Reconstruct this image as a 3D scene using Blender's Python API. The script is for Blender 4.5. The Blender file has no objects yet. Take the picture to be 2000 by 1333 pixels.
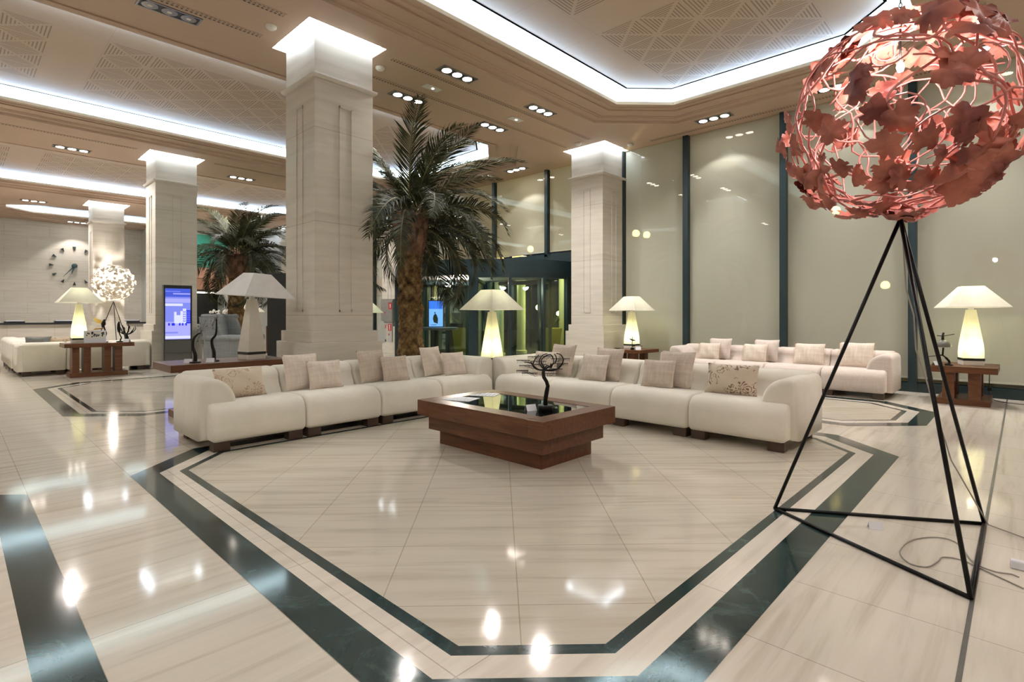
import bpy, bmesh, math, random
from mathutils import Vector, Matrix, Quaternion
SC = bpy.context.scene; COL = SC.collection
PI = math.pi; sin, cos = math.sin, math.cos
CEIL = 5.28

# ------------------------------------------------------------------ materials
def lin(c):
    return tuple(((x/255)/12.92 if x/255 <= .04045 else ((x/255+.055)/1.055)**2.4) for x in c) + (1,)
class NT:
    def __init__(s, name):
        s.m = bpy.data.materials.new(name); s.m.use_nodes = True
        s.t = s.m.node_tree; s.n = s.t.nodes; s.b = s.n['Principled BSDF']; s.out = s.n['Material Output']
    def add(s, typ, **kw):
        n = s.n.new(typ)
        for k, v in kw.items(): setattr(n, k, v)
        return n
    def link(s, a, b): s.t.links.new(a, b)
    def math(s, op, a, b=None, c=None):
        n = s.n.new('ShaderNodeMath'); n.operation = op
        for i, v in enumerate((a, b, c)):
            if v is None: continue
            if isinstance(v, (int, float)): n.inputs[i].default_value = v
            else: s.link(v, n.inputs[i])
        return n.outputs[0]
    def mix(s, f, a, b, mode='MIX'):
        n = s.n.new('ShaderNodeMix'); n.data_type = 'RGBA'; n.blend_type = mode
        for sock, v in ((n.inputs[0], f), (n.inputs[6], a), (n.inputs[7], b)):
            if isinstance(v, (int, float, tuple)): sock.default_value = v
            else: s.link(v, sock)
        return n.outputs[2]
    def coords(s, scale=(1, 1, 1), rot=(0, 0, 0), loc=(0, 0, 0), src='Object'):
        tc = s.n.new('ShaderNodeTexCoord'); mp = s.n.new('ShaderNodeMapping')
        mp.inputs['Scale'].default_value = scale; mp.inputs['Rotation'].default_value = rot; mp.inputs['Location'].default_value = loc
        s.link(tc.outputs[src], mp.inputs[0]); return mp.outputs[0]
    def noise(s, vec, scale, detail=4, rough=.55, dist=0):
        n = s.n.new('ShaderNodeTexNoise'); n.inputs['Scale'].default_value = scale; n.inputs['Detail'].default_value = detail
        n.inputs['Roughness'].default_value = rough; n.inputs['Distortion'].default_value = dist
        s.link(vec, n.inputs['Vector']); return n.outputs['Fac']
    def ramp(s, f, stops):
        n = s.n.new('ShaderNodeValToRGB'); e = n.color_ramp.elements
        while len(e) < len(stops): e.new(.5)
        for i, (p, c) in enumerate(stops): e[i].position = p; e[i].color = c
        s.link(f, n.inputs[0]); return n.outputs[0]
    def bump(s, h, strength=.3, dist=.01):
        n = s.n.new('ShaderNodeBump'); n.inputs['Strength'].default_value = strength; n.inputs['Distance'].default_value = dist
        s.link(h, n.inputs['Height']); s.link(n.outputs[0], s.b.inputs['Normal'])
    def set(s, **kw):
        for k, v in kw.items():
            k = {'rough': 'Roughness', 'metal': 'Metallic', 'spec': 'Specular IOR Level', 'sheen': 'Sheen Weight', 'coat': 'Coat Weight', 'trans': 'Transmission Weight'}.get(k, k)
            s.b.inputs[k].default_value = v
        return s
    def base(s, v):
        if isinstance(v, tuple): s.b.inputs['Base Color'].default_value = v
        else: s.link(v, s.b.inputs['Base Color'])
        return s
M = {}
def plain(name, c, rough=.5, metal=0, var=.06, scale=8, **kw):
    t = NT(name); t.set(rough=rough, metal=metal, **kw)
    a = lin(c); f = t.noise(t.coords(), scale, 3)
    t.base(t.ramp(f, [(.3, tuple(x*(1-var) for x in a[:3])+(1,)), (.7, tuple(min(1, x*(1+var)) for x in a[:3])+(1,))]))
    M[name] = t.m; return t
def emis(name, c, strength):
    t = NT(name); t.b.inputs['Base Color'].default_value = (0, 0, 0, 1); t.b.inputs['Emission Color'].default_value = lin(c); t.b.inputs['Emission Strength'].default_value = strength
    M[name] = t.m; return t
def stone(name, c1, c2, rot, tile, mortar, rough, vein=(.5, 7, 7), spec=.5, msize=.003, loc=(0, 0, 0)):
    t = NT(name); t.set(rough=rough, spec=spec)
    vec = t.coords(rot=(0, 0, rot), loc=loc)
    mp = t.n.new('ShaderNodeMapping'); mp.inputs['Scale'].default_value = vein; t.link(vec, mp.inputs[0])
    f = t.noise(mp.outputs[0], 1.6, 8, .62, .6)
    f2 = t.noise(vec, .9, 3)
    col = t.ramp(f, [(.28, lin(c2)), (.5, lin(c1)), (.75, lin(tuple(min(255, x*1.04) for x in c1)))])
    col = t.mix(t.math('MULTIPLY', f2, .25), col, lin(c2))
    br = t.n.new('ShaderNodeTexBrick'); br.offset = tile[2]; br.squash = 1
    br.inputs['Color1'].default_value = (1, 1, 1, 1); br.inputs['Color2'].default_value = (.95, .945, .935, 1); br.inputs['Mortar'].default_value = mortar
    br.inputs['Scale'].default_value = 1; br.inputs['Mortar Size'].default_value = msize; br.inputs['Mortar Smooth'].default_value = .2
    br.inputs['Brick Width'].default_value = tile[0]; br.inputs['Row Height'].default_value = tile[1]
    t.link(vec, br.inputs['Vector'])
    t.base(t.mix(1.0, col, br.outputs['Color'], 'MULTIPLY'))
    M[name] = t.m; return t
stone('travertine', (220, 212, 199), (196, 185, 168), 0, (.616, 1.27, 0), (.66, .62, .58, 1), .075, loc=(-.384, -.163, 0))
stone('travertine_diagonal', (213, 204, 189), (186, 174, 155), PI/4, (.62, .62, 0), (.66, .62, .57, 1), .07, vein=(.5, 7, 7), loc=(-.087, -.535, 0))
stone('travertine_light', (230, 221, 208), (212, 200, 185), 0, (1.25, 1.25, 0), (.66, .62, .58, 1), .075, loc=(0, -.22, 0))
def marble():
    t = NT('green_marble'); t.set(rough=.09, spec=.5)
    v = t.coords(); f = t.noise(v, 3, 10, .7, 1.5); g = t.noise(v, 22, 4)
    c = t.ramp(f, [(.35, lin((24, 36, 36))), (.55, lin((38, 54, 53))), (.64, lin((62, 80, 76))), (.68, lin((36, 50, 50)))])
    t.base(t.mix(t.math('MULTIPLY', g, .3), c, lin((58, 72, 70)))); M['green_marble'] = t.m
marble()
def wallstone(name, c1, c2, row, width):
    # horizontal courses on vertical faces: uses x+y along the wall and z up
    t = NT(name); t.set(rough=.38, spec=.35)
    tc = t.n.new('ShaderNodeTexCoord'); sp = t.n.new('ShaderNodeSeparateXYZ'); t.link(tc.outputs['Object'], sp.inputs[0])
    cb = t.n.new('ShaderNodeCombineXYZ'); t.link(t.math('ADD', sp.outputs[0], sp.outputs[1]), cb.inputs[0]); t.link(sp.outputs[2], cb.inputs[1])
    mp = t.n.new('ShaderNodeMapping'); mp.inputs['Scale'].default_value = (.7, 7, 1); mp.inputs['Rotation'].default_value = (0, 0, .06); t.link(cb.outputs[0], mp.inputs[0])
    f = t.noise(mp.outputs[0], 1.5, 7, .6, .5)
    col = t.ramp(f, [(.3, lin(c2)), (.55, lin(c1)), (.8, lin(tuple(min(255, x*1.03) for x in c1)))])
    br = t.n.new('ShaderNodeTexBrick'); br.offset = .5
    br.inputs['Color1'].default_value = (1, 1, 1, 1); br.inputs['Color2'].default_value = (.93, .92, .9, 1); br.inputs['Mortar'].default_value = (.72, .68, .62, 1)
    br.inputs['Scale'].default_value = 1; br.inputs['Mortar Size'].default_value = .005; br.inputs['Brick Width'].default_value = width; br.inputs['Row Height'].default_value = row
    t.link(cb.outputs[0], br.inputs['Vector'])
    t.base(t.mix(1.0, col, br.outputs['Color'], 'MULTIPLY')); M[name] = t.m
wallstone('pillar_stone', (222, 215, 204), (211, 203, 191), 1.3, 4.0)
wallstone('wall_stone', (206, 198, 187), (196, 187, 174), .46, 1.4)
plain('plaster', (188, 162, 141), .62, var=.03, scale=2)
plain('plaster_cream', (236, 228, 206), .6, var=.02, scale=2)
def panel():
    t = NT('ceiling_panel'); t.set(rough=.5, spec=.3)
    tc = t.n.new('ShaderNodeTexCoord'); sp = t.n.new('ShaderNodeSeparateXYZ'); t.link(tc.outputs['Object'], sp.inputs[0])
    X, Y = sp.outputs[0], sp.outputs[1]; sx, sy = .6355, .66
    yr = t.math('SUBTRACT', Y, 3.365); yr = t.math('WRAP', yr, 4.125, -4.125)
    ux = t.math('FRACT', t.math('DIVIDE', t.math('SUBTRACT', X, 1.70-.6355*20), sx)); u = t.math('ABSOLUTE', t.math('SUBTRACT', ux, .5))
    vy = t.math('FRACT', t.math('DIVIDE', t.math('ADD', yr, 6.6), sy)); v = t.math('ABSOLUTE', t.math('SUBTRACT', vy, .5))
    d = t.math('ABSOLUTE', t.math('SUBTRACT', u, v)); m = t.math('MAXIMUM', u, v)
    st = t.math('LESS_THAN', t.math('FRACT', t.math('MULTIPLY', m, 14.0)), .36)
    tri = t.math('MULTIPLY', t.math('GREATER_THAN', d, .055), t.math('MULTIPLY', t.math('LESS_THAN', m, .462), t.math('GREATER_THAN', m, .07)))
    rows = t.math('LESS_THAN', t.math('ABSOLUTE', yr), 1.32)
    per = t.math('FRACT', t.math('DIVIDE', t.math('SUBTRACT', X, 1.70-.6355*24), 5.084))
    cell = t.math('LESS_THAN', per, .875)
    mask = t.math('MULTIPLY', t.math('MULTIPLY', st, tri), t.math('MULTIPLY', rows, cell))
    # panel joints
    jx = t.math('LESS_THAN', t.math('FRACT', t.math('DIVIDE', t.math('SUBTRACT', X, 1.70-.6355*20), 1.271)), .006)
    jy = t.math('LESS_THAN', t.math('FRACT', t.math('DIVIDE', t.math('ADD', yr, 6.6), 1.32)), .006)
    jm = t.math('MULTIPLY', t.math('MAXIMUM', jx, jy), .25)
    c = t.mix(mask, lin((190, 167, 146)), lin((134, 112, 92)))
    t.base(t.mix(jm, c, lin((110, 90, 72)))); M['ceiling_panel'] = t.m
panel()
emis('cove_led', (180, 216, 255), 115)
plain('reveal_black', (5, 5, 5), .9, var=0, spec=0)
emis('ring_led', (225, 240, 255), 24)
emis('spot_led', (255, 240, 225), 30)
emis('bulb_glow', (255, 240, 235), 60)
emis('street_glow', (255, 225, 120), 60)
plain('dark_teal_metal', (29, 46, 50), .35, .1)
plain('black', (16, 16, 17), .35)
plain('black_metal', (22, 20, 20), .4, .6)
plain('dark_bronze', (30, 28, 26), .38, .7)
plain('steel', (150, 150, 150), .3, .9)
plain('white_paint', (225, 222, 214), .5, var=.02)
plain('card_white', (225, 226, 232), .6, var=.02)
plain('print_grey', (150, 160, 175), .6, var=.3, scale=30)
plain('red_sign', (190, 30, 32), .4)
plain('seat_grey', (96, 92, 90), .8)
def wood():
    t = NT('walnut'); t.set(rough=.34, spec=.3)
    v = t.coords(scale=(1.2, 14, 14)); f = t.noise(v, 2.2, 6, .6, .8)
    t.base(t.ramp(f, [(.25, lin((66, 36, 20))), (.55, lin((94, 55, 32))), (.8, lin((108, 66, 40)))])); M['walnut'] = t.m
    t = NT('walnut_y'); t.set(rough=.34, spec=.3)
    v = t.coords(scale=(14, 1.2, 14)); f = t.noise(v, 2.2, 6, .6, .8)
    t.base(t.ramp(f, [(.25, lin((66, 36, 20))), (.55, lin((94, 55, 32))), (.8, lin((108, 66, 40)))])); M['walnut_y'] = t.m
wood()
def fabric(name, c, weave=0, var=.05, sheen=.3, blotch=.1):
    t = NT(name); t.set(rough=.85, sheen=sheen, spec=.2)
    a = lin(c); v = t.coords()
    f = t.noise(v, 3.0, 4, .6)
    col = t.ramp(f, [(.3, tuple(x*(1-blotch) for x in a[:3])+(1,)), (.65, a)])
    if weave:
        w1 = t.noise(t.coords(scale=(1, 1, .06)), weave, 2); w2 = t.noise(t.coords(scale=(.06, .06, 1)), weave, 2)
        w = t.math('MULTIPLY', t.math('ADD', w1, w2), .5)
        col = t.mix(w, tuple(x*(1-var*3) for x in a[:3])+(1,), tuple(min(1, x*(1+var*3)) for x in a[:3])+(1,))
        t.bump(w, .5, .004)
    else:
        t.bump(t.noise(v, 260, 2), .12, .002)
    t.base(col); M[name] = t.m
fabric('cream_velvet', (236, 230, 216))
fabric('pink_linen', (206, 192, 182), weave=70, var=.1)
fabric('beige_linen', (198, 182, 166), weave=45, var=.17)
fabric('pale_linen', (217, 203, 189), weave=45, var=.14)
fabric('grey_damask', (124, 124, 123), weave=30, var=.2)
def floral(name, ground, motif):
    t = NT(name); t.set(rough=.75, sheen=.2, spec=.2)
    v = t.coords(); n1 = t.noise(v, 6.5, 1, .4, 2.4)
    ring = t.math('ABSOLUTE', t.math('SUBTRACT', t.math('FRACT', t.math('MULTIPLY', n1, 5.0)), .5))
    line = t.math('LESS_THAN', ring, .17)
    big = t.math('GREATER_THAN', t.noise(v, 7, 1), .47)
    mk = t.math('MULTIPLY', line, big)
    t.base(t.mix(mk, lin(ground), lin(motif))); M[name] = t.m
floral('floral_tan', (209, 192, 172), (180, 154, 130))
floral('floral_dark', (202, 186, 166), (126, 98, 80))
def shade_mat(name, c, tw, rough=.9):
    t = NT(name); n = t.n
    d = t.add('ShaderNodeBsdfDiffuse'); tr = t.add('ShaderNodeBsdfTranslucent'); mx = t.add('ShaderNodeMixShader')
    f = t.noise(t.coords(), 5, 5, .6)
    a = lin(c); col = t.ramp(f, [(.3, tuple(x*.9 for x in a[:3])+(1,)), (.65, a)])
    t.link(col, d.inputs[0]); t.link(col, tr.inputs[0]); mx.inputs[0].default_value = tw
    t.link(d.outputs[0], mx.inputs[1]); t.link(tr.outputs[0], mx.inputs[2]); t.link(mx.outputs[0], t.out.inputs[0]); M[name] = t.m
shade_mat('lamp_shade', (238, 234, 222), .27)
shade_mat('lamp_shade_unlit', (246, 246, 245), .03)
shade_mat('alabaster', (232, 227, 204), .32)
shade_mat('alabaster_unlit', (236, 230, 218), .1)
def blind():
    t = NT('roller_fabric')
    d = t.add('ShaderNodeBsdfDiffuse'); tr = t.add('ShaderNodeBsdfTransparent'); mx = t.add('ShaderNodeMixShader')
    f = t.noise(t.coords(scale=(1, 1, .15)), 1.3, 3)
    t.link(t.ramp(f, [(.3, lin((222, 219, 209))), (.7, lin((228, 225, 216)))]), d.inputs[0]); mx.inputs[0].default_value = .22
    t.link(d.outputs[0], mx.inputs[1]); t.link(tr.outputs[0], mx.inputs[2]); t.link(mx.outputs[0], t.out.inputs[0]); M['roller_fabric'] = t.m
blind()
def glass(name, tint, base=.03):
    t = NT(name)
    tr = t.add('ShaderNodeBsdfTransparent'); g = t.add('ShaderNodeBsdfGlossy'); mx = t.add('ShaderNodeMixShader')
    tr.inputs[0].default_value = tint; g.inputs['Roughness'].default_value = .01; g.inputs[0].default_value = (1, 1, 1, 1)
    fr = t.add('ShaderNodeLayerWeight'); fr.inputs[0].default_value = .25
    t.link(t.math('ADD', t.math('MULTIPLY', fr.outputs['Fresnel'], .35), base), mx.inputs[0])
    t.link(tr.outputs[0], mx.inputs[1]); t.link(g.outputs[0], mx.inputs[2]); t.link(mx.outputs[0], t.out.inputs[0]); M[name] = t.m
glass('pane_glass', (.965, .975, .955, 1), .01)
glass('door_glass', (.72, .82, .78, 1), .04)
plain('mirror_glass', (10, 14, 13), .02, 0, spec=1.0)
M['mirror_glass'].node_tree.nodes['Principled BSDF'].inputs['IOR'].default_value = 1.8
def leafmat(name, c, c2, rough=.5, metal=0, tw=.15):
    t = NT(name); t.set(rough=rough, metal=metal, spec=.25)
    f = t.noise(t.coords(), 5, 3); t.base(t.ramp(f, [(.35, lin(c)), (.65, lin(c2))])); M[name] = t.m
leafmat('palm_leaf', (32, 37, 22), (70, 71, 46), .6)
leafmat('palm_stem', (86, 84, 52), (110, 98, 62), .6)
leafmat('palm_boot', (84, 60, 48), (138, 104, 82), .9)
leafmat('copper_leaf', (112, 58, 54), (184, 112, 94), .5, 0)
leafmat('copper_vine', (170, 108, 102), (200, 140, 132), .35, .2)
leafmat('gold_leaf', (196, 178, 152), (246, 240, 228), .45, 0)
def bark():
    t = NT('palm_bark'); t.set(rough=.9, spec=.2)
    f = t.noise(t.coords(scale=(2, 2, 1.6)), 5, 6, .65)
    tc = t.n.new('ShaderNodeTexCoord'); sp = t.n.new('ShaderNodeSeparateXYZ'); t.link(tc.outputs['Object'], sp.inputs[0])
    a4 = t.math('MULTIPLY', t.math('ARCTAN2', sp.outputs[1], sp.outputs[0]), 4.0); zz = t.math('MULTIPLY', sp.outputs[2], PI/.19)
    dm = t.math('ABSOLUTE', t.math('MULTIPLY', t.math('SINE', t.math('ADD', a4, zz)), t.math('SINE', t.math('SUBTRACT', a4, zz))))
    f = t.math('ADD', t.math('MULTIPLY', f, .95), t.math('MULTIPLY', t.math('POWER', dm, .5), .07))
    t.base(t.ramp(f, [(.34, lin((44, 32, 22))), (.52, lin((108, 82, 52))), (.72, lin((160, 130, 92)))])); t.bump(f, .8, .03); M['palm_bark'] = t.m
bark()
plain('pink_fascia', (196, 148, 124), .6); plain('painted_teal_glow', (60, 150, 130), .6); plain('dark_brown', (64, 44, 30), .5)  # the teal is the shop's cove light painted into the wall colour
plain('pale_grey', (188, 188, 184), .6); plain('asphalt', (40, 40, 36), .8); plain('hedge', (40, 60, 26), .9, var=.5, scale=3)
plain('dark_counter', (34, 36, 40), .3); plain('gold_trim', (190, 160, 96), .35, .6); plain('clock_dark', (36, 44, 44), .4); plain('clock_teal', (52, 70, 74), .4, .3)
plain('cable_clear', (150, 142, 132), .3); plain('fringe', (196, 170, 146), .9); plain('smoked_metal', (120, 118, 114), .35, .5); plain('grille_dark', (56, 44, 34), .7)
emis('screen_blue_deep', (20, 40, 230), 1.0); emis('screen_sky', (128, 138, 240), 1.0); emis('screen_lilac', (172, 172, 250), 1.0); emis('screen_white', (218, 222, 255), 1.05); emis('screen_navy', (64, 88, 215), 1.0); emis('screen_black', (2, 4, 26), .6)
emis('shop_light', (255, 250, 235), 4); emis('poster_blue', (56, 120, 240), 1.4); emis('poster_light', (120, 175, 255), 1.5)

def slots():
    t = NT('grille_slots'); t.set(rough=.6)
    tc = t.n.new('ShaderNodeTexCoord'); sp = t.n.new('ShaderNodeSeparateXYZ'); t.link(tc.outputs['Object'], sp.inputs[0])
    fx = t.math('LESS_THAN', t.math('FRACT', t.math('DIVIDE', sp.outputs[0], .055)), .52); fy = t.math('LESS_THAN', t.math('FRACT', t.math('DIVIDE', sp.outputs[1], .055)), .52)
    t.base(t.mix(t.math('MULTIPLY', fx, fy), lin((178, 152, 130)), lin((40, 32, 26)))); M['grille_slots'] = t.m
slots()
# ------------------------------------------------------------------ mesh helpers
class MB:
    def __init__(s): s.v = []; s.f = []; s.mi = []
    def add(s, vs, fs, mi=0, mat=None):
        o = len(s.v)
        s.v += [tuple(mat @ Vector(p)) if mat else tuple(p) for p in vs]
        s.f += [tuple(i+o for i in f) for f in fs]; s.mi += [mi]*len(fs); return s
    def box(s, x0, y0, z0, x1, y1, z1, mi=0, mat=None):
        x0, x1 = min(x0, x1), max(x0, x1); y0, y1 = min(y0, y1), max(y0, y1); z0, z1 = min(z0, z1), max(z0, z1)
        return s.add([(x0,y0,z0),(x1,y0,z0),(x1,y1,z0),(x0,y1,z0),(x0,y0,z1),(x1,y0,z1),(x1,y1,z1),(x0,y1,z1)],
                     [(0,3,2,1),(4,5,6,7),(0,1,5,4),(1,2,6,5),(2,3,7,6),(3,0,4,7)], mi, mat)
    def quad(s, a, b, c, d, mi=0): return s.add([a, b, c, d], [(0, 1, 2, 3)], mi)
    def loft(s, rings, close=True, caps=True, mi=0, mat=None):
        n = len(rings[0]); vs = [p for r in rings for p in r]; fs = []
        for i in range(len(rings)-1):
            for j in range(n if close else n-1):
                k = (j+1) % n; fs.append((i*n+j, i*n+k, (i+1)*n+k, (i+1)*n+j))
        if caps: fs.append(tuple(range(n))[::-1]); fs.append(tuple(range((len(rings)-1)*n, len(rings)*n)))
        return s.add(vs, fs, mi, mat)
    def tube(s, pts, r, n=6, mi=0, mat=None, caps=True):
        pts = [Vector(p) for p in pts]; rs = r if isinstance(r, (list, tuple)) else [r]*len(pts)
        rings = []; up = None
        for i, p in enumerate(pts):
            d = (pts[min(i+1, len(pts)-1)]-pts[max(i-1, 0)]).normalized()
            if up is None:
                up = d.orthogonal().normalized()
            else:
                up = (up - d*up.dot(d)); up = up.normalized() if up.length > 1e-6 else d.orthogonal().normalized()
            w = d.cross(up)
            rings.append([p+(up*cos(2*PI*j/n)+w*sin(2*PI*j/n))*rs[i] for j in range(n)])
        return s.loft(rings, True, caps, mi, mat)
    def lathe(s, prof, n=16, mi=0, mat=None, caps=True):
        return s.loft([[(r*cos(2*PI*j/n), r*sin(2*PI*j/n), z) for j in range(n)] for r, z in prof], True, caps, mi, mat)
    def sq(s, prof, mi=0, mat=None, caps=True):   # square lofts: (half, z)
        return s.loft([[(-h,-h,z),(h,-h,z),(h,h,z),(-h,h,z)] for h, z in prof], True, caps, mi, mat)
    def sphere(s, c, r, n=12, mi=0, mat=None):
        c = Vector(c); prof = [(max(1e-4, r*sin(PI*i/(n//2))), -r*cos(PI*i/(n//2))) for i in range(n//2+1)]
        return s.loft([[(c.x+q*cos(2*PI*j/n), c.y+q*sin(2*PI*j/n), c.z+z) for j in range(n)] for q, z in prof], True, True, mi, mat)
    def build(s, name, mats, parent=None, smooth=False, bevel=0, seg=2, loc=None, rot=None):
        me = bpy.data.meshes.new(name); me.from_pydata(s.v, [], s.f)
        for m in (mats if isinstance(mats, (list, tuple)) else [mats]): me.materials.append(M[m])
        me.polygons.foreach_set('material_index', s.mi)
        bm = bmesh.new(); bm.from_mesh(me)
        bmesh.ops.recalc_face_normals(bm, faces=bm.faces)
        if bevel:
            es = [e for e in bm.edges if len(e.link_faces) == 2 and e.calc_face_angle(0) > .5]
            bmesh.ops.bevel(bm, geom=es, offset=bevel, segments=seg, affect='EDGES', profile=.5, clamp_overlap=True)
        bm.to_mesh(me); bm.free()
        if smooth:
            me.polygons.foreach_set('use_smooth', [True]*len(me.polygons))
            if smooth != 'all': me.set_sharp_from_angle(angle=math.radians(50))
        o = bpy.data.objects.new(name, me); COL.objects.link(o)
        if parent: o.parent = parent
        if loc: o.location = loc
        if rot: o.rotation_euler = rot
        return o
def tag(o, label, cat, group=None, kind=None):
    o['label'] = label; o['category'] = cat
    if group: o['group'] = group
    if kind: o['kind'] = kind
    return o
def thing(name, label, cat, loc=(0, 0, 0), rz=0, group=None):
    o = bpy.data.objects.new(name, None); COL.objects.link(o); o.empty_display_size = .2
    o.location = loc; o.rotation_euler = (0, 0, rz); return tag(o, label, cat, group)
def struct(o): o['kind'] = 'structure'; return o
def dup(root, loc, rz=None, label=None, group=None):
    r = root.copy(); COL.objects.link(r); r.location = loc
    if rz is not None: r.rotation_euler = (0, 0, rz)
    if label: r['label'] = label
    if group: r['group'] = group
    for ch in list(root.children):
        c = ch.copy(); COL.objects.link(c); c.parent = r
        for g in list(ch.children):
            d = g.copy(); COL.objects.link(d); d.parent = c
    return r
def light(name, typ, loc, energy, color, parent=None, **kw):
    l = bpy.data.lights.new(name, typ); l.energy = energy; l.color = lin(color)[:3]
    for k, v in kw.items(): setattr(l, k, v)
    o = bpy.data.objects.new(name, l); COL.objects.link(o); o.location = loc
    if parent: o.parent = parent
    return o
R = random.Random(7)

# ------------------------------------------------------------------ camera
F = 1045.0
CA = math.atan2(996, 1045)
cam = bpy.data.cameras.new('camera'); co = bpy.data.objects.new('camera', cam); COL.objects.link(co)
co.location = (0, 0, 1.3); co.rotation_euler = (PI/2, 0, CA-PI/2)
cam.sensor_width = 36; cam.lens = F/2000*36; cam.shift_y = -50.5/2000; cam.clip_end = 200
SC.camera = co

# ------------------------------------------------------------------ room shell
def octo(x0, x1, y0, y1, c, z, d=0):
    x0 += d; x1 -= d; y0 += d; y1 -= d; c = max(.02, c-.586*d)
    return [(x0+c,y0,z),(x1-c,y0,z),(x1,y0+c,z),(x1,y1-c,z),(x1-c,y1,z),(x0+c,y1,z),(x0,y1-c,z),(x0,y0+c,z)]
# floor: travertine slabs with dark octagonal marble bands inlaid
fl = MB(); XA, XB, YA, YB = -4.5, 11.35, -5.0, 30.0
fl.quad((XA,YA,0),(XB,YA,0),(XB,YB,0),(XA,YB,0), 0)
def rug(x0, x1, y0, y1, c, z=.0012):
    ds = [0, .185, .315, .375]
    for i, mi in ((0, 1), (1, 3), (2, 1)):
        a = octo(x0, x1, y0, y1, c, z, ds[i]); b = octo(x0, x1, y0, y1, c, z, ds[i+1])
        fl.loft([a, b], True, False, mi)
    fl.add(octo(x0, x1, y0, y1, c, z, ds[3]), [tuple(range(8))], 2)
rug(1.0, 6.63, .815, 5.84, .63)
rug(7.24, 9.72, .81, 5.84, .66)
rug(-5.2, .384, .815, 5.84, .63)
rug(.99, 6.63, 8.22, 13.2, .68)
rug(7.24, 9.72, 8.22, 13.2, .68)
rug(-5.2, .384, 8.22, 13.2, .63)
# metal expansion joint
fl.box(XA, .155, 0, 11.2, .172, .002, 4)
floor = struct(fl.build('floor', ['travertine', 'green_marble', 'travertine_diagonal', 'travertine_light', 'smoked_metal']))

# ceiling: soffit with stepped, light-coved recesses
PIL = [(3.9, 7.48), (3.9, 15.75), (3.9, 24.05), (10.87, 7.48), (10.87, 15.75), (10.87, 24.05)]
REC = [(-2.6, 10.4, .33, 6.4, 1.2), (-2.6, 10.4, 8.57, 14.65, 1.2), (-2.6, 10.4, 16.8, 22.9, 1.2), (.7, 9.5, 25.7, 29.2, 1.2)]
bm = bmesh.new()
def loop(pts):
    vs = [bm.verts.new(p) for p in pts]
    for i in range(len(vs)): bm.edges.new((vs[i], vs[(i+1) % len(vs)]))
loop([(XA,YA,CEIL),(XB,YA,CEIL),(XB,YB,CEIL),(XA,YB,CEIL)])
for r in REC: loop(octo(*r, CEIL))
HB = .6
for x, y in PIL: loop([(x-HB,y-HB,CEIL),(min(x+HB,11.3),y-HB,CEIL),(min(x+HB,11.3),y+HB,CEIL),(x-HB,y+HB,CEIL)])
bmesh.ops.triangle_fill(bm, use_beauty=True, use_dissolve=False, edges=bm.edges[:])
me = bpy.data.meshes.new('soffit'); bm.to_mesh(me); bm.free()
cl = MB(); cl.add([v.co[:] for v in me.vertices], [tuple(p.vertices) for p in me.polygons], 0)
led = []
for k, r in enumerate(REC):
    prof = [(0,5.28),(0,5.33),(.16,5.33),(.16,5.345),(.2,5.345),(.2,5.36),(.46,5.36),(.46,5.385),(.54,5.385),(.54,5.365),(.60,5.365),(.60,5.385),(.72,5.385),(.72,5.445),(.69,5.445)]
    cl.loft([octo(*r, z, d) for d, z in prof], True, False, 0)
    cl.loft([octo(*r, z, d) for d, z in [(.69,5.445),(.69,5.40),(.50,5.40),(.50,5.86),(1.35,5.86)]], True, False, 1)
    L = MB(); L.loft([octo(*r, 5.439, .53), octo(*r, 5.439, .665)], True, False, 0); led.append((L, k))
    inn = octo(*r, 5.575, 1.0); inn2 = octo(*r, 5.615, 1.0)
    cl.add(inn, [tuple(range(8))], 2); cl.add(inn2, [tuple(range(8))], 1); cl.loft([inn, inn2], True, False, 3)
    cl.loft([octo(*r, 5.573, .995), octo(*r, 5.573, 1.035)], True, False, 3)
for x, y in PIL:
    x1 = min(x+HB, 11.3)
    cl.loft([[(x-HB,y-HB,z),(x1,y-HB,z),(x1,y+HB,z),(x-HB,y+HB,z)] for z in (5.28, 5.36)], True, False, 1)
ceiling = struct(cl.build('ceiling', ['plaster', 'plaster_cream', 'ceiling_panel', 'reveal_black']))
for L, k in led:
    struct(L.build('trim_%d' % (k+20), 'cove_led'))
# upper slab closing the void above the recesses
struct(MB().box(XA, YA, 5.9, XB, YB, 6.0).build('ceiling_slab', 'plaster_cream'))
struct(MB().box(XA-.2, YA, 0, XA, YB, 6).build('wall_left', 'wall_stone'))
struct(MB().box(XA, YA-.2, 0, 14, YA, 6).build('wall_front', 'wall_stone'))
struct(MB().box(XA, 30, 0, 6.2, 30.2, 6).build('wall_back', 'wall_stone'))
struct(MB().box(11.25, -5, 0, 11.45, -.8, 6).build('wall_right', 'wall_stone'))
# shop wall beyond the second palm
w = MB()
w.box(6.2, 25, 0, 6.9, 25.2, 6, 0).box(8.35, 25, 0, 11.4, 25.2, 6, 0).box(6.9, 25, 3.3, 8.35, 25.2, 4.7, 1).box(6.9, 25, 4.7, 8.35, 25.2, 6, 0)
w.box(6.6, 24.86, 2.85, 8.5, 25, 3.3, 2).box(6.6, 24.9, 2.38, 8.5, 25, 2.82, 2).box(6.6, 24.88, 2.30, 8.5, 25, 2.38, 3).box(6.9, 25, 2.3, 8.35, 25.2, 3.3, 2)
w.box(6.2, 25, 0, 6.25, 30, 6, 0)
w.box(6.9, 26.4, 0, 8.4, 26.5, 2.3, 4).box(6.88, 25.2, 0, 6.9, 26.4, 2.3, 0).box(8.35, 25.2, 0, 8.37, 26.4, 2.3, 0).box(6.9, 25.2, 2.3, 8.35, 26.4, 2.32, 5)
struct(w.build('wall_shop', ['pale_grey', 'painted_teal_glow', 'pink_fascia', 'dark_brown', 'black', 'white_paint']))
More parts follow.
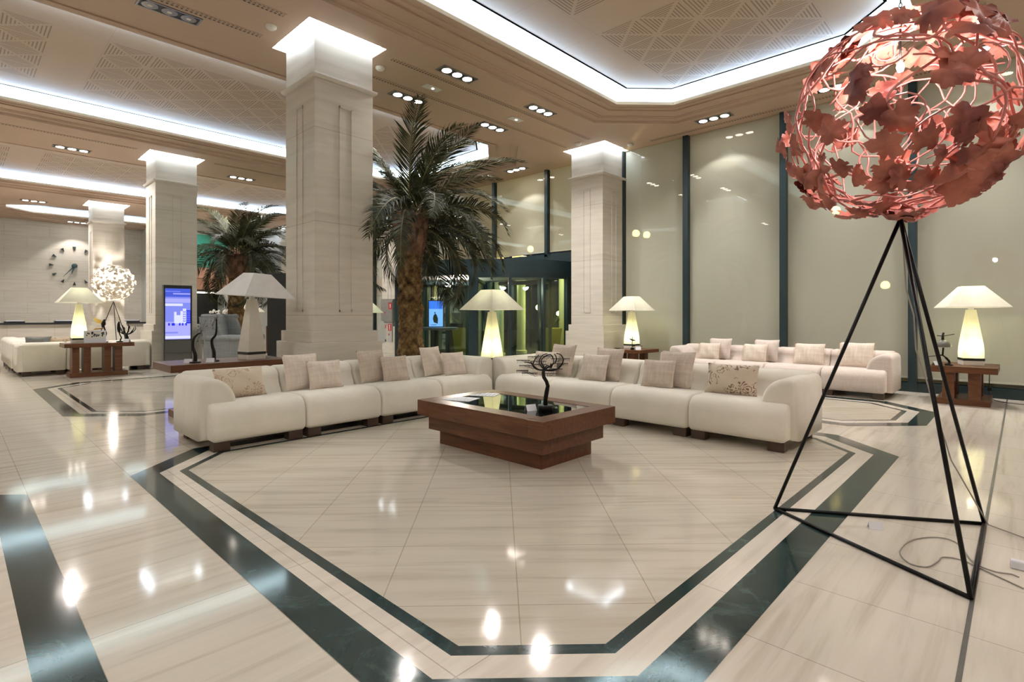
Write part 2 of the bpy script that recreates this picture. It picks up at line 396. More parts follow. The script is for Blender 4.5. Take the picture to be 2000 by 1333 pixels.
b = MB().box(6.95, 25.3, 2.24, 8.3, 25.42, 2.29); tag(b.build('strip_light', 'shop_light'), 'white strip light over the dark shop doorway', 'light')

# pillars
def pillar(x, y, name, label):
    o = thing(name, label, 'pillar', (x, y, 0), 0, 'square stone pillars'); h = .455
    top = 5.44
    b = MB().sq([(h, 1.07), (h, 4.58)]); 
    b.sq([(h-.004, 4.63), (h-.004, top)])
    b.build('shaft', 'pillar_stone', o)
    MB().sq([(h+.03, 4.575), (h+.055, 4.6), (h+.055, 4.63)]).build('cornice', 'pillar_stone', o, bevel=.008)
    MB().sq([(h+.10, 0), (h+.10, .92)]).sq([(h+.05, .92), (h+.05, 1.075)]).build('plinth', 'pillar_stone', o, bevel=.006)
    for k in range(4):
        m = Matrix.Rotation(k*PI/2, 4, 'Z'); b = MB()
        # a slim raised fillet panel on each face
        for u0, u1, z0, z1 in ((-.09, .11, 4.25, 4.275), (-.09, .11, 1.35, 1.375), (-.09, -.075, 1.35, 4.275), (.095, .11, 1.35, 4.275)):
            b.box(u0, -h-.012, z0, u1, -h+.01, z1, 0, m)
        b.build('panel_moulding', 'pillar_stone', o)
    return struct(o)
names = ['big square stone pillar behind the left cream sofa', 'square stone pillar behind the tall blue display kiosk', 'farthest square stone pillar beside the wall clock',
         'square stone pillar against the windows right of the revolving door', 'square stone pillar with the fire cabinet left of the revolving door', 'square stone pillar on the window line at the far end']
for (x, y), nm in zip(PIL, names): pillar(x, y, 'pillar', nm)
for (x, y), nm in zip(PIL, names):
    x1 = min(x+HB, 11.26)-x; h = .47
    a = [(-HB+.02,-HB+.02),(x1-.02,-HB+.02),(x1-.02,HB-.02),(-HB+.02,HB-.02)]; i_ = [(-h,-h),(min(h,x1-.03),-h),(min(h,x1-.03),h),(-h,h)]
    L = MB().loft([[(p[0],p[1],5.345) for p in a], [(p[0],p[1],5.345) for p in i_]], True, False)
    o = L.build('ring_light', 'ring_led', loc=(x, y, 0)); tag(o, 'white ring light in the ceiling around the ' + nm.split(' behind')[0].split(' against')[0].split(' with')[0].split(' beside')[0].split(' on the')[0] + {0: ' behind the sofa', 1: ' behind the kiosk', 2: ' beside the clock', 3: ' right of the revolving door', 4: ' with the fire cabinet', 5: ' at the far window end'}[names.index(nm)], 'ceiling light', 'pillar ring lights')

# windows on the right: frames, roller blinds and panes
WX = 11.25
wn = [0]
def window(y0, y1, z0, z1):
    wn[0] += 1
    o = MB().box(WX+.06, y0, z0-.06, WX+.14, y1, z0).build('window_%d' % wn[0], 'dark_teal_metal'); struct(o)
    MB().box(WX+.10, y0+.05, z0+.08, WX+.104, y1-.05, z1).build('blind', 'roller_fabric', o)
    MB().box(WX+.092, y0+.05, z0+.05, WX+.11, y1-.05, z0+.08).build('blind_bar', 'white_paint', o)
    MB().box(WX+.04, y0, z0, WX+.046, y1, z1).build('pane', 'pane_glass', o)
tn = [0]
def trim(mb, mat):
    tn[0] += 1; return struct(mb.build('trim_%d' % tn[0], mat))
ys = [-.68, 1.343, 3.386, 5.40, 7.03]
for a, b_ in zip(ys[:-1], ys[1:]): window(a, b_, .17, CEIL)
for y in (-.68, 1.343, 3.386, 5.40): trim(MB().box(WX-.03, y-.06, 0, WX+.09, y+.06, CEIL), 'dark_teal_metal')
trim(MB().box(WX, 7.0, 0, WX+.09, 7.04, CEIL), 'dark_teal_metal')
bs = MB().box(WX-.02, -.7, 0, WX+.05, 7.0, .15); struct(bs.build('baseboard_right', 'dark_teal_metal'))
y2 = [7.95, 9.43, 11.49, 13.46, 15.3]
for a, b_ in zip(y2[:-1], y2[1:]): window(a, b_, 2.98, CEIL)
for y in (9.43, 11.49, 13.46): trim(MB().box(WX-.02, y-.05, 2.9, WX+.09, y+.05, CEIL), 'dark_teal_metal')
trim(MB().box(WX-.02, 7.95, 2.72, WX+.12, 15.3, 2.96), 'dark_teal_metal')
y3 = [16.25, 18.1, 20.0, 21.8, 23.55]
for a, b_ in zip(y3[:-1], y3[1:]): window(a, b_, .17, CEIL)
for y in (16.28, 18.1, 20.0, 21.8): trim(MB().box(WX-.02, y-.06, 0, WX+.09, y+.06, CEIL), 'dark_teal_metal')

# revolving door drum
DC = (11.5, 11.57); DR = 3.05
def arc(a0, a1, r, z, n=24): return [(DC[0]+r*cos(math.radians(a0+(a1-a0)*i/n)), DC[1]+r*sin(math.radians(a0+(a1-a0)*i/n)), z) for i in range(n+1)]
def arcwall(mb, a0, a1, r0, r1, z0, z1, mi=0, n=24):
    A = [arc(a0, a1, r, z, n) for r, z in ((r0, z0), (r1, z0), (r1, z1), (r0, z1))]
    rings = [[A[j][i] for j in range(4)] for i in range(n+1)]
    mb.loft(rings, True, True, mi)
door = MB(); arcwall(door, 95, 265, DR-.08, DR, 2.31, 2.70, 0, 40)
pts = arc(95, 265, DR-.04, 2.69, 40); door.add(pts, [tuple(range(41))], 0)
door = struct(door.build('door_1', 'dark_teal_metal', smooth=True))
c = MB(); pts = arc(95, 265, DR-.08, 2.33, 40); c.add(pts, [tuple(range(41))]); c.build('canopy_ceiling', 'pale_grey', door)
for a0, a1 in ((97, 146), (213.7, 263)):
    g = MB(); arcwall(g, a0, a1, DR-.045, DR-.035, .1, 2.31, 0, 16); g.build('curved_glass', 'door_glass', door, smooth=True)
    g = MB(); arcwall(g, a0, a1, DR-.07, DR-.01, 0, .12, 0, 16); arcwall(g, a0, a1, DR-.07, DR-.01, 2.24, 2.31, 0, 16); g.build('glass_rail', 'dark_teal_metal', door, smooth=True)
def dpost(a, r=DR-.05, w=.11, z1=2.31):
    x, y = DC[0]+r*cos(math.radians(a)), DC[1]+r*sin(math.radians(a))
    MB().box(-w, -.06, 0, w, .06, z1).build('post', 'dark_teal_metal', door, loc=(x, y, 0), rot=(0, 0, math.radians(a)+PI/2))
for a in (146, 213.7): dpost(a)
for a in (231, 248, 262, 98, 120): dpost(a, w=.035)
# wings and the showcase in the middle
for a in (40, 100, 160, 220, 280, 340):
    ca, sa = cos(math.radians(a)), sin(math.radians(a))
    x0, y0, x1, y1 = DC[0]-.5+.5*ca, DC[1]+.5*sa, DC[0]-.5+2.2*ca, DC[1]+2.2*sa
    if x1 > 11.9 or a == 100: continue
    MB().quad((x0,y0,.08),(x1,y1,.08),(x1,y1,2.2),(x0,y0,2.2)).build('wing_glass', 'door_glass', door)
    MB().tube([(x1,y1,0),(x1,y1,2.25)], .05, 6).tube([(x0,y0,.05),(x1,y1,.05)], .05, 6).tube([(x0,y0,2.22),(x1,y1,2.22)], .06, 6).build('wing_frame', 'dark_teal_metal', door)
f = MB().box(WX, 8.0, 2.3, WX+.1, 15.25, 2.72)
for y in (8.03, 8.7, 9.7, 10.7, 11.7, 12.7, 13.7, 14.5, 15.2): f.box(WX, y-.05, 0, WX+.1, y+.05, 2.72)
f.build('facade_frame', 'dark_teal_metal', door)
MB().quad((WX+.05,8,0),(WX+.05,15.2,0),(WX+.05,15.2,2.7),(WX+.05,8,2.7)).build('facade_glass', 'door_glass', door)
def disc(x, y, z, r, mb=None, mi=0, n=12):
    mb = mb or MB(); return mb.loft([[(x+r*cos(2*PI*i/n), y+r*sin(2*PI*i/n), zz) for i in range(n)] for zz in (z, z-.006)], True, True, mi)
for x, y in ((9.6, 11.1), (9.9, 12.1), (9.5, 11.9), (10.2, 10.0), (10.4, 9.3)):
    tag(disc(x, y, 2.329, .05).build('recessed_spotlight', 'spot_led'), 'tiny round spotlight in the revolving door canopy', 'ceiling light', 'spotlights in the revolving door canopy')
light('canopy_lamp', 'POINT', (9.9, 11.5, 2.2), 160, (255, 244, 230), shadow_soft_size=.1)
# showcase inside the door: round shelf, blue poster screen, dried leaves
SP = (9.75, 12.35)
o = thing('display_stand', 'round dark display shelf inside the revolving door', 'display stand', (*SP, 0))
MB().lathe([(.62, .88), (.64, .90), (.64, .94), (.62, .95)], 32).build('shelf', 'dark_teal_metal', o, smooth=True)
MB().lathe([(.4, 0), (.42, .03), (.06, .06), (.06, .88)], 16).build('pedestal', 'black_metal', o, smooth=True)
o = thing('poster_screen', 'bright blue poster screen with a dark figure inside the revolving door', 'screen', (*SP, .951), CA-PI/2+.1)
MB().box(-.22, -.02, 0, .22, .02, .78, 0).build('housing', 'black', o)
b = MB().box(-.2, -.026, .02, .2, -.021, .53, 0).box(-.2, -.026, .53, .2, -.021, .76, 1)
b.build('picture', ['poster_light', 'poster_blue'], o)
b = MB(); b.add([(-.06,-.03,.14),(.05,-.03,.10),(.06,-.03,.24),(.02,-.03,.36),(-.02,-.03,.40),(-.07,-.03,.34),(-.09,-.03,.24)], [tuple(range(7))]); b.add([(.02*cos(t*PI/4)-.03, -.03, .42+.025*sin(t*PI/4)) for t in range(8)], [tuple(range(8))])
b.box(-.15, -.0305, .06, .02, -.0295, .075)
b.build('printed_figure', 'clock_dark', o)
b = MB()
for i in range(9):
    a = i*2*PI/9+.3; l = .22+R.random()*.12
    b.add([(0,0,0),(cos(a)*l*.5-.03*sin(a), sin(a)*l*.5+.03*cos(a), .10),(cos(a)*l, sin(a)*l, .02+R.random()*.1),(cos(a)*l*.5+.03*sin(a), sin(a)*l*.5-.03*cos(a), .10)], [(0,1,2,3)])
tag(b.build('dried_bouquet', 'gold_leaf', loc=(SP[0], SP[1], 1.731)), 'pale spiky dried leaves on top of the blue poster screen', 'plant')

# outside: street, hedge, lamps
struct(MB().box(11.45, -8, -.1, 40, 34, -.02).build('floor_outside', 'asphalt'))
def street_lamp(x, y, z, label):
    o = thing('street_lamp', label, 'street lamp', (x, y, -.02), 0, 'street lamps seen through the blinds')
    MB().tube([(0,0,0),(0,0,z-.1)], .05, 8).build('post', 'black_metal', o)
    MB().sphere((0,0,z), .13, 12).build('globe', 'street_glow', o, smooth='all')
def ray(px, D, z=1.3):
    r = (px-1000)/F; return (D*(cos(CA)+sin(CA)*r), D*(sin(CA)-cos(CA)*r))
for px, py, D, lb in ((1242, 455, 19, 'yellow street lamp outside seen through the first blind right of the pillar'), (1263, 458, 20, 'yellow street lamp just right of another through the same blind'),
                      (1633, 410, 17, 'yellow street lamp outside under the pink leaf globe'), (1729, 556, 17, 'low yellow street lamp outside left of the dark mullion by the tripod'),
                      (1036, 486, 22, 'yellow street lamp outside above the revolving door'), (1052, 600, 24, 'yellow street lamp seen through the curved door glass'), (1091, 612, 30, 'distant yellow street lamp low behind the revolving door')):
    x, y = ray(px, D); street_lamp(x, y, 1.3+(616-py)/F*D, lb)
def planter(x, y, label):
    o = thing('planter', label, 'planter', (x, y, -.02), 0, 'yellow planters outside')
    MB().sq([(.16, 0), (.24, .9)]).build('pot', 'planter_yellow', o, bevel=.01)
    b = MB(); r = random.Random(len(label))
    for i in range(14):
        a = r.uniform(0, 6.3); l = r.uniform(.2, .45); b.add([(0, 0, .88), (cos(a)*l*.5-.04*sin(a), sin(a)*l*.5+.04*cos(a), 1.1), (cos(a)*l, sin(a)*l, 1.15+r.random()*.3), (cos(a)*l*.5+.04*sin(a), sin(a)*l*.5-.04*cos(a), 1.1)], [(0, 1, 2, 3)])
    b.build('foliage', 'hedge', o)
plain('planter_yellow', (164, 152, 60), .5)
for px, D, lb in ((1078, 17.5, 'yellow planter outside seen through the curved door glass'), (902, 17.8, 'yellow planter outside seen left of the corner lamp')):
    x, y = ray(px, D); planter(x, y, lb)
for px, D, lb in ((975, 17.2, 'added pale green column outside behind the corner lamp'), (1018, 18.5, 'added pale green column outside right of the corner lamp'), (1100, 18, 'added pale green column outside near the window pillar'), (845, 18.5, 'added pale green column outside behind the blue poster screen')):
    x, y = ray(px, D); o = thing('column', lb, 'column', (x, y, -.02), 0, 'added pale columns outside the door'); MB().lathe([(.2, 0), (.2, .1), (.15, .12), (.15, 3.2)], 20).build('shaft', 'plaster_cream', o, smooth=True); MB().sq([(.22, 3.2), (.22, 3.35)]).build('capital', 'plaster_cream', o)  # columns added as pale lit shapes to brighten the view through the door
light('porch_fill_light', 'POINT', (13.2, 10.2, 2.8), 150, (255, 240, 170), shadow_soft_size=.1)  # added lights without fixtures, brightening the columns behind the door glass
light('porch_fill_light', 'POINT', (13.2, 13.2, 2.8), 150, (255, 240, 170), shadow_soft_size=.1)
o = MB()
for i in range(14):
    x, y = 23+R.random()*4, 3+i*1.2; o.sphere((x, y, 1.2+R.random()), 1.2+R.random()*.5, 10)
tag(o.build('hedge', 'hedge'), 'dark hedge outside behind the revolving door', 'hedge', kind='stuff')
light('street_fill_light', 'POINT', (15, 10.5, 4), 2500, (255, 220, 140), shadow_soft_size=.3)  # added source away from the lamp posts, warms the exterior behind the door

# ------------------------------------------------------------------ ceiling fixtures
def spot_fixture(x, y, lit, label, along='x', energy=205, angle=150, blend=.5, wash=0):
    o = thing('triple_spotlight', label, 'ceiling light', (x, y, CEIL), 0 if along == 'x' else PI/2, 'triple recessed spotlights')
    fr = MB()
    for a in ((-.36, -.12, .36, -.095), (-.36, .095, .36, .12), (-.36, -.095, -.335, .095), (.335, -.095, .36, .095)): fr.box(a[0], a[1], -.012, a[2], a[3], .0)
    fr.build('frame', 'steel' if not lit else 'smoked_metal', o)
    MB().box(-.335, -.095, -.004, .335, .095, -.001).build('housing', 'black', o)
    for k in (-.22, 0, .22):
        r = MB().lathe([(.09, -.004), (.092, -.012), (.07, -.014)], 20).build('lamp_ring', 'steel', o, loc=(k, 0, 0), smooth=True)
        d = disc(0, 0, -.010, .078 if lit else .03, n=16).build('bulb', 'spot_led' if lit else 'white_paint', r)
    if lit:
        light('spot_beam', 'SPOT', (x, y, CEIL-.04), energy, (255, 249, 244), spot_size=math.radians(angle), spot_blend=blend, shadow_soft_size=.05)
        if wash: light('spot_beam', 'SPOT', (x, y, CEIL-.05), wash, (255, 249, 244), spot_size=math.radians(66), spot_blend=1.0, shadow_soft_size=.08)
spot_fixture(1.98, 8.08, False, 'switched-off triple spotlight at the top left of the ceiling')
spot_fixture(5.77, 6.75, True, 'lit triple spotlight right of the big pillar, nearest the main cove')
spot_fixture(5.77, 8.13, True, 'lit triple spotlight directly above the tip of the big palm')
spot_fixture(7.9, 8.10, True, 'lit triple spotlight over the right fronds of the big palm')
spot_fixture(7.9, 6.76, True, 'lit triple spotlight between the big palm and the right window pillar')
spot_fixture(10.62, 4.5, True, 'lit triple spotlight over the window sofa near the glass', 'y', 70, 108, .15, 420)
spot_fixture(10.62, 2.3, True, 'lit triple spotlight above the right window behind the leaf globe', 'y', 70, 108, .15, 420)
spot_fixture(10.62, .4, True, 'lit triple spotlight above the right edge table by the window', 'y', 70, 108, .15, 420)
spot_fixture(10.66, 10.0, True, 'lit triple spotlight above the revolving door glass', 'y', 70, 108, .15, 420)
spot_fixture(2.0, 16.43, True, 'lit triple spotlight at the far left of the ceiling', 'x', 480)
spot_fixture(5.82, 16.4, True, 'lit triple spotlight above the smaller palm', 'x', 420)
spot_fixture(3.73, 29.3, True, 'lit triple spotlight above the wall clock', 'x', 150, 100, .3)
spot_fixture(1.98, -2.2, True, 'added unseen triple spotlight over the near floor')  # near and left-side spotlights out of view, added to fill camera-facing uprights
spot_fixture(6.0, -2.2, True, 'added unseen triple spotlight over the near right floor')
spot_fixture(-3.3, 3.4, True, 'added unseen triple spotlight over the near left floor')
spot_fixture(-1.8, 8.08, True, 'added unseen triple spotlight over the near left walkway')
spot_fixture(-1.8, -2.2, True, 'added unseen triple spotlight over the near corner of the lobby')
spot_fixture(9.2, -2.2, True, 'added unseen triple spotlight near the right wall')
spot_fixture(-1.8, 16.4, True, 'added unseen triple spotlight over the far left walkway', 'x', 480)
spot_fixture(2.0, 24.9, True, 'lit triple spotlight left of the farthest pillar', 'x', 480)
spot_fixture(8.6, 16.4, True, 'lit triple spotlight hidden behind the big palm crown')
spot_fixture(5.8, 24.6, True, 'lit triple spotlight at the back above the shop', 'x', 480)
def grille(x0, x1, y0, y1, label):
    o = thing('air_grille', label, 'air vent', ((x0+x1)/2, (y0+y1)/2, CEIL), 0, 'slotted air grilles in the soffit'); dx, dy = (x1-x0)/2, (y1-y0)/2
    MB().box(-dx, -dy, -.006, dx, dy, 0).build('frame', 'plaster', o)
    MB().box(-dx+.02, -dy+.02, -.0075, dx-.02, dy-.02, -.006).build('slotted_plate', 'grille_slots', o)
grille(4.7, 10.0, 7.02, 7.14, 'long slotted air grille nearest the main cove right of the big pillar')
grille(4.8, 10.1, 7.77, 7.88, 'long slotted air grille above the big palm')
grille(10.96, 11.08, .3, 6.15, 'long slotted air grille along the top of the windows')
grille(-1.5, 3.07, 7.80, 7.92, 'slotted air grille left of the big pillar beside the switched-off spotlight')
grille(-1.5, 3.07, 7.03, 7.15, 'slotted air grille at the top edge left of the big pillar')
grille(-1.5, 3.07, 15.28, 15.40, 'distant slotted air grille left of the second pillar')
grille(4.75, 9.5, 15.28, 15.40, 'distant slotted air grille right of the second pillar')
def detector(x, y, label):
    o = MB().lathe([(.075, 0), (.075, -.02), (.05, -.045), (.03, -.05)], 16).build('smoke_detector', 'white_paint', loc=(x, y, CEIL), smooth=True); tag(o, label, 'smoke detector', 'smoke detectors on the soffit')
detector(3.04, 7.48, 'round smoke detector just left of the big pillar light'); detector(4.76, 7.46, 'round smoke detector just right of the big pillar light')
detector(10.02, 7.43, 'round smoke detector left of the right window pillar'); detector(10.92, 6.6, 'round smoke detector at the top of the windows right of the pillar')
for x, y, lb in ((5.8, 7.46, 'flat emergency light panel near the bright starry spotlight'), (7.9, 7.43, 'flat emergency light panel farther along the soffit')):
    o = thing('emergency_light', lb, 'ceiling light', (x, y, CEIL-.002), 0, 'emergency light panels'); MB().box(-.17, -.08, -.012, .17, .08, 0).build('cover', 'white_paint', o); disc(.02, 0, -.012, .018).build('indicator', 'spot_led', o)

# ------------------------------------------------------------------ seating
def offs(sec, d):
    n = len(sec); out = []
    A = sum(sec[i][0]*sec[(i+1) % n][1]-sec[(i+1) % n][0]*sec[i][1] for i in range(n)); sg = 1 if A > 0 else -1
    for i in range(n):
        p, q, r = Vector(sec[i-1]), Vector(sec[i]), Vector(sec[(i+1) % n])
        n1 = Vector((-(q-p).y, (q-p).x)); n2 = Vector((-(r-q).y, (r-q).x))
        nn = (n1.normalized()+n2.normalized()); nn = nn.normalized() if nn.length > 1e-6 else n1
        out.append(q+nn*d*sg)
    return out
def extrude(mb, sec, w0, w1, fn, rr=.035):
    q = []
    for p in sec:
        if not q or (Vector(p)-Vector(q[-1])).length > .004: q.append(p)
    if (Vector(q[0])-Vector(q[-1])).length < .004: q.pop()
    sec = q
    st = [(0, rr), (rr*.12, rr*.45), (rr*.5, rr*.12), (rr, 0)]
    pos = [(w0+a, d) for a, d in st]+[(w1-a, d) for a, d in st[::-1]]
    return mb.loft([[fn(p, w) for p in offs(sec, d)] for w, d in pos], True, True)
def arcp(cx, cy, rx, ry, a0, a1, n=8): return [(cx+rx*cos(math.radians(a0+(a1-a0)*i/n)), cy+ry*sin(math.radians(a0+(a1-a0)*i/n))) for i in range(n+1)]
SEAT = [(.03, .095), (.0, .13), (-.006, .22), (0, .30)] + arcp(.15, .30, .15, .15, 180, 90, 8) + [(.35, .452), (.55, .44), (.74, .43), (.80, .40), (.80, .095)]
BACK = [(.56, .38), (.60, .44), (.645, .50), (.675, .57)] + arcp(.80, .585, .125, .125, 175, 90, 8) + arcp(.95, .62, .09, .09, 90, 0, 5) + [(1.04, .5), (1.035, .1), (.60, .1)]
ARM = [(0, .095), (-.004, .4), (0, .60)] + arcp(.07, .60, .07, .085, 180, 95, 5) + arcp(.10, .43, .24, .255, 88, 2, 9) + [(.335, .38), (.31, .095)]
def sofa(name, label, L, n, mat, loc, rz, ends=(.06, .06)):
    o = thing(name, label, 'sofa', loc, rz, 'low modular sofas')
    a = ends[0]; w = (L-ends[0]-ends[1])/n
    for i in range(n):
        u0 = a+i*w+.003; u1 = a+(i+1)*w-.003
        extrude(MB(), SEAT, u0, u1, lambda p, t: (t, p[0], p[1]), .045).build('seat', mat, o, smooth='all')
        extrude(MB(), BACK, u0, u1, lambda p, t: (t, p[0], p[1]), .04).build('backrest', mat, o, smooth='all')
        for u in (u0+.10, u1-.10):
            for v in (.10, .93):
                MB().box(u-.075, v-.06, 0, u+.075, v+.06, .10).build('leg', 'dark_brown', o, bevel=.006)
    for s in (0, 1):
        fn = (lambda p, t: (p[0], t, p[1])) if s == 0 else (lambda p, t: (L-p[0], t, p[1]))
        extrude(MB(), ARM, .155, 1.035, fn, .05).build('armrest', mat, o, smooth='all')
    return o
sofa('sofa', 'long cream velvet sofa standing in front of the big stone pillar', 3.893, 4, 'cream_velvet', (1.62, 5.47, 0), 0, (.06, .15))
sofa('sofa', 'long cream velvet sofa running from the corner lamp to the tripod', 4.17, 4, 'cream_velvet', (5.36, 5.70, 0), -PI/2, (.23, .06))
sofa('sofa', 'pinkish linen sofa along the window glass', 3.68, 4, 'pink_linen', (9.78, 5.12, 0), -PI/2)
sofa('sofa', 'far cream sofa seen from the back, behind the dark wood console', 2.38, 3, 'cream_velvet', (3.33, 16.25, 0), PI)
sofa('sofa', 'far cream sofa turned side on, its end against the back-turned sofa', 3.68, 4, 'cream_velvet', (1.97, 16.3, 0), PI/2)

def cushion(name, label, mat, w, h, T, base, rz, lean, roll=0, group='scatter cushions on the sofas', fringe=False):
    N = 14; b = MB()
    def pt(i, j, s):
        u, v = -1+2*i/N, -1+2*j/N
        ex = 1-.055*(1-abs(v)**2)*abs(u)**3; ey = 1-.055*(1-abs(u)**2)*abs(v)**3
        t = ((1-abs(u)**2.6)*(1-abs(v)**2.6)); t = max(0, t)**.55
        cr = .006*sin(6*u+4*v+len(label))*t
        return (u*w/2*ex, s*(T/2*t)+cr, h/2+v*h/2*ey)
    for s in (-1, 1):
        vs = [pt(i, j, s) for j in range(N+1) for i in range(N+1)]
        b.add(vs, [(j*(N+1)+i, j*(N+1)+i+1, (j+1)*(N+1)+i+1, (j+1)*(N+1)+i) for j in range(N) for i in range(N)])
    o = b.build(name, mat, smooth='all')
    o.matrix_world = Matrix.Translation(base) @ Matrix.Rotation(rz, 4, 'Z') @ Matrix.Rotation(-lean, 4, 'X') @ Matrix.Rotation(roll, 4, 'Y')
    tag(o, label, 'cushion', group)
    if fringe:
        f = MB()
        for sx in (-1, 1):
            for k in range(22):
                z = h*(.03+.94*k/21); f.box(sx*w/2*.95, -.002, z, sx*(w/2*.95+.03), .002, z+.006)
        f.build('fringe', 'fringe', o)
    return o
ZS = .452
def cushA(x, dep, label, mat, w, h, T=.13, lean=.33, yaw=0, **k): cushion('cushion', label, mat, w, h, T, (x, 5.47+dep, ZS-.005), yaw, lean, **k)
def cushB(y, dep, label, mat, w, h, T=.13, lean=.33, yaw=0, **k): cushion('cushion', label, mat, w, h, T, (5.36+dep, y, ZS-.005), -PI/2+yaw, lean, **k)
def cushC(y, dep, label, mat, w, h, T=.13, lean=.33, yaw=0, **k): cushion('cushion', label, mat, w, h, T, (9.78+dep, y, ZS-.005), -PI/2+yaw, lean, **k)
cushA(2.10, .40, 'tan floral lumbar cushion at the near end of the sofa by the big pillar', 'floral_tan', .52, .32, .17, .35, .12)
cushA(2.82, .52, 'larger beige linen cushion behind, second group on the sofa by the big pillar', 'pale_linen', .44, .42, .12, .3, .10)
cushA(3.02, .38, 'smaller beige cushion beside the floral one on the sofa by the big pillar', 'pale_linen', .40, .34, .12, .35, -.1)
cushA(3.75, .52, 'larger taupe linen cushion behind, third group on the sofa by the big pillar', 'beige_linen', .44, .42, .12, .28, .15)
cushA(3.98, .37, 'smaller taupe linen cushion in front, middle of the sofa by the big pillar', 'beige_linen', .38, .34, .12, .35, -.1)
cushA(4.72, .53, 'larger linen cushion behind at the corner end of the sofa by the big pillar', 'pale_linen', .42, .42, .12, .28, .2)
cushA(4.98, .37, 'smaller linen cushion in front at the corner end of the sofa by the big pillar', 'pale_linen', .38, .34, .12, .35, -.1)
cushB(2.27, .42, 'cream lumbar cushion with dark floral scrolls on the sofa by the tripod', 'floral_dark', .54, .34, .17, .36, .1)
cushB(3.00, .54, 'larger beige linen cushion behind, beside the floral one on the sofa by the tripod', 'beige_linen', .48, .44, .12, .3, -.08)
cushB(3.12, .38, 'smaller beige linen cushion in front, beside the floral one on the sofa by the tripod', 'beige_linen', .40, .34, .12, .35, .1)
cushB(3.95, .54, 'larger linen cushion behind in the middle of the sofa by the tripod', 'beige_linen', .46, .44, .12, .3, -.1)
cushB(4.05, .39, 'smaller linen cushion in front in the middle of the sofa by the tripod', 'pale_linen', .40, .36, .12, .35, .08)
cushB(4.72, .54, 'larger linen cushion behind the black tree sculpture on the sofa by the tripod', 'beige_linen', .46, .46, .12, .3, -.1)
cushB(4.88, .39, 'smaller linen cushion in front, behind the black tree sculpture', 'pale_linen', .42, .36, .12, .35, .08)
cushC(4.28, .54, 'larger pink linen cushion at the left end of the window sofa', 'pink_linen', .44, .42, .12, .3)
cushC(4.42, .39, 'smaller fringed cushion in front at the left end of the window sofa', 'pale_linen', .40, .33, .12, .35, .1, fringe=True)
cushC(3.42, .54, 'larger pink linen cushion second from the left on the window sofa', 'pink_linen', .44, .42, .12, .3)
cushC(3.56, .39, 'smaller fringed cushion in front, second group on the window sofa', 'pale_linen', .42, .34, .12, .35, .05, fringe=True)
cushC(2.68, .46, 'fringed cushion third along the window sofa', 'pale_linen', .48, .38, .14, .33, fringe=True)
cushC(1.98, .46, 'fringed cushion next to the right arm of the window sofa', 'pale_linen', .50, .42, .14, .3, fringe=True)
cushion('cushion', 'grey patterned cushion showing over the back of the far sofa', 'grey_damask', .45, .36, .13, (1.35, 15.92, ZS+.02), PI, .25)
cushion('cushion', 'tan cushion showing over the back of the far sofa', 'floral_tan', .4, .34, .13, (1.72, 15.92, ZS+.02), PI, .25)

# ------------------------------------------------------------------ coffee table and what is on it
o = thing('coffee_table', 'low stepped walnut coffee table with dark glass top', 'table', (3.78, 3.595, 0))
hx, hy = .52, .835
def frame_top(b, hx, hy, z0, z1, w):
    b.box(-hx,-hy,z0,hx,-hy+w,z1).box(-hx,hy-w,z0,hx,hy,z1).box(-hx,-hy+w,z0,-hx+w,hy-w,z1).box(hx-w,-hy+w,z0,hx,hy-w,z1)
b = MB(); frame_top(b, hx, hy, .295, .445, .17); b.build('top_frame', 'walnut_y', o, bevel=.003)
MB().box(-hx+.165, -hy+.165, .42, hx-.165, hy-.165, .441).build('glass_top', 'mirror_glass', o)
MB().box(-hx+.08, -hy+.08, .15, hx-.08, hy-.08, .30).build('middle_tier', 'walnut_y', o, bevel=.003)
MB().box(-hx+.16, -hy+.16, 0, hx-.16, hy-.16, .152).build('base', 'walnut_y', o, bevel=.003)
def leaflet(x, y, z, w, d, rz, label):
    o = thing('leaflet', label, 'paper', (x, y, z), rz, 'printed leaflets on the coffee table')
    MB().box(-w/2, -d/2, 0, w/2, d/2, .003).build('sheet', 'card_white', o)
    b = MB(); r = random.Random(len(label))
    for i in range(7): b.box(-w*.4+.02*r.random(), -d*.4+i*d*.12, .0032, w*(.1+.3*r.random()), -d*.4+i*d*.12+.012, .0036)
    b.build('print', 'print_grey', o)
leaflet(3.60, 4.17, .4415, .24, .34, .35, 'white printed leaflet at the left of the dark glass table top')
leaflet(3.98, 4.22, .4415, .24, .32, .5, 'white printed leaflet near the back corner of the coffee table')
def tent(x, y, z, rz, label, s=1, group='small white tent cards'):
    b = MB(); w, h, d = .05*s, .055*s, .03*s; t = .0015
    for sg in (1, -1): b.add([(-w,sg*d,0),(w,sg*d,0),(w,0,h),(-w,0,h),(-w,sg*(d-t*2),0),(w,sg*(d-t*2),0),(w,0,h-t*3),(-w,0,h-t*3)], [(0,1,2,3),(4,7,6,5),(0,4,5,1),(3,2,6,7),(0,3,7,4),(1,5,6,2)])
    o = b.build('tent_card', 'card_white', loc=(x, y, z), rot=(0, 0, rz)); tag(o, label, 'card', group)
tent(3.60, 3.20, .4415, CA-PI/2+.5, 'white tent card beside the black tree sculpture on the glass')
